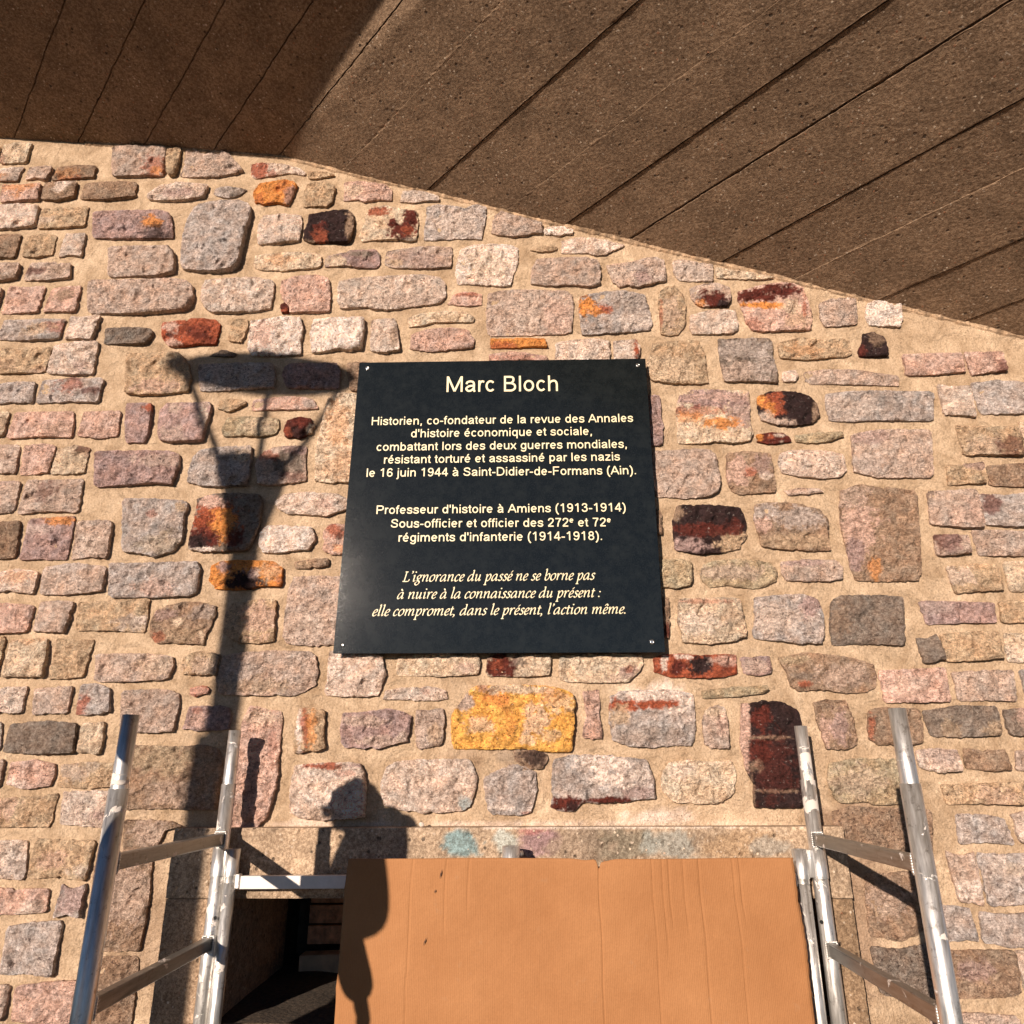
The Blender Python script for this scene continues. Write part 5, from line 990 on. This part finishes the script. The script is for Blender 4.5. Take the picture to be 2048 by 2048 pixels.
hc = pj(.088, 0, 1.70)
sh = {s: pj(-.085, s*.18, 1.575) for s in (-1, 1)}; el_ = {1: pj(-.150, .24, 1.34), -1: pj(.0, -.22, 1.30)}; wr = {1: pj(.08, .16, 1.30), -1: pj(-.125, -.24, .95)}
hp = {s: pj(.15, s*.10, .92) for s in (-1, 1)}; kn = {s: pj(.17, s*.11, .50) for s in (-1, 1)}; an = {s: pj(.10, s*.12, .02) for s in (-1, 1)}; toe = {s: pj(.26, s*.14, -.03) for s in (-1, 1)}
pel = pj(.14, 0, .96); wst = pj(.05, 0, 1.30); low = pj(.13, 0, 1.12); chs = pj(-.02, 0, 1.42); nk0 = pj(-.05, 0, 1.57); nk1 = pj(.01, 0, 1.64); hump = pj(-.085, 0, 1.70)
el = el_
body = [[(pel, .12), (wst, .11), (chs, .125), (nk0, .075), (nk1, .055), (hc, .085), (pj(.075, 0, 1.775), .06)]]
for s in (-1, 1):
    body += [[(nk0, .075), (sh[s], .055), (el[s], .040), (wr[s], .027)], [(pel, .12), (hp[s], .085), (kn[s], .055), (an[s], .038), (toe[s], .03)]]
    w0 = wr[s]; d0 = (FW*.9+Vector((0, 0, -.25))).normalized() if s > 0 else Vector((0, 0, -1)); side = SH*(-s)
    pm = w0+d0*.06; body += [[(w0, .027), (pm, .026)]]
    for k, (o_, L1) in enumerate([(-.028, .068), (-.010, .078), (.010, .074), (.028, .058)]):
        b1 = w0+d0*.088+SH*o_; body += [[(pm, .026), (b1, .0095), (b1+d0*L1*.5+Vector((0, 0, -.012)), .0085), (b1+d0*L1*.8+Vector((0, 0, -.035)), .007)]]
    t1 = w0+d0*.05+side*(-.036); body += [[(w0, .027), (t1, .011), (t1+d0*.035+Vector((0, 0, .012)), .0095), (t1+d0*.058+Vector((0, 0, .004)), .008)]]
skin('body', body, M_SKIN)
coat = [[(pj(.15, 0, .95), .120), (low, .120), (wst, .150), (chs, .155), (nk0, .13), (pj(-.03, 0, 1.65), .112), (pj(.02, 0, 1.70), .085)]]
for s in (-1, 1): coat += [[(nk0, .105), (sh[s], .090), (el[s], .070), (wr[s]+(el[s]-wr[s])*.05, .062)]]
skin('jacket', coat, M_COAT)
trou = [[(pj(.14, 0, .97), .115), (pj(.15, 0, .90), .12)]]
for s in (-1, 1): trou += [[(pj(.15, 0, .90), .12), (hp[s]-Vector((0, 0, .06)), .105), (kn[s], .078), (an[s]+Vector((0, 0, .03)), .062)]]
skin('trousers', trou, M_TROU)
for s in (-1, 1): skin('shoe', [[(an[s]-Vector((0, 0, .035))-FW*.04, .048), (an[s]-Vector((0, 0, .04))+FW*.05, .047), (toe[s]+FW*.04, .036)]], M_SHOE)
def blob(name, c, r, m, n_=.0, cut=None):
    bm = bmesh.new(); bmesh.ops.create_icosphere(bm, subdivisions=4, radius=1)
    for v in bm.verts: v.co = FW*(v.co.x*r[0])+SH*(v.co.y*r[1])+Vector((0, 0, v.co.z*r[2]))+v.co*0; 
    for v in bm.verts: v.co *= 1+n_*noise.noise(v.co*30); v.co += c
    return link(name, bm_mesh(name, bm, True), m, per)
blob('head', hc+Vector((0, 0, .005)), (.084, .072, .100), M_SKIN, .02)
blob('hair', hc-FW*.022+Vector((0, 0, .024)), (.086, .078, .094), M_HAIR, .12)
blob('nose', hc+FW*.098-Vector((0, 0, .02)), (.018, .012, .022), M_SKIN)
for s in (-1, 1):
    blob('ear', hc+SH*s*.078-Vector((0, 0, .01)), (.018, .008, .028), M_SKIN); blob('eye', hc+FW*.082+SH*s*.032+Vector((0, 0, .008)), (.012, .014, .010), plain('eye_white', (.7, .7, .68), .2, bd=0))
blob('mouth', hc+FW*.084-Vector((0, 0, .055)), (.010, .024, .007), plain('lips', (.4, .16, .13), .5, bd=0))

# trees beyond, mirrored low down in the plaque
M_BARK = plain('bark', (.10, .075, .055), .9, bd=.01); M_LEAF = plain('leaves', (.055, .075, .025), .7, var=.4, bd=0)
for k, (x, y, hgt, lab) in enumerate([(-6.6, -24, 5.6, 'round leafy tree standing furthest left behind the camera'), (-3.6, -26, 6.3, 'tallest leafy tree standing behind the camera'), (-.4, -25, 4.6, 'small leafy tree standing nearest the middle behind the camera')]):
    tr = empty('leafy_tree', (x, y, 0), lab, 'tree', 'trees behind the camera'); bm = bmesh.new()
    add_tube(bm, (x, y, -.1), (x+.1, y, hgt*.45), .16, .10, n=10); tips = []
    for j in range(9):
        a_ = j*2.4; q = Vector((x+.1, y, hgt*random.uniform(.30, .46))); e_ = q+Vector((math.cos(a_)*hgt*.2, math.sin(a_)*hgt*.2, hgt*random.uniform(.12, .38))); add_tube(bm, q, e_, .05, .02, n=6); tips.append(e_)
    link('trunk', bm_mesh('tk', bm, True), M_BARK, tr)
    V = []; F = []
    for j in range(4200):
        t = random.choice(tips); d = Vector((random.gauss(0, 1), random.gauss(0, 1), random.gauss(0, 1))).normalized()*random.uniform(.2, 1)**.5*hgt*.15
        p = t+d; q = Matrix.Rotation(random.uniform(0, 6), 3, d.normalized()); s_ = random.uniform(.05, .10); i0 = len(V)
        V += [p+q @ Vector(v)*s_ for v in ((-1, 0, 0), (0, -.5, .1), (1, 0, 0), (0, .5, .1))]; F.append((i0, i0+1, i0+2, i0+3))
    link('crown', mesh('crown', V, F), M_LEAF, tr)
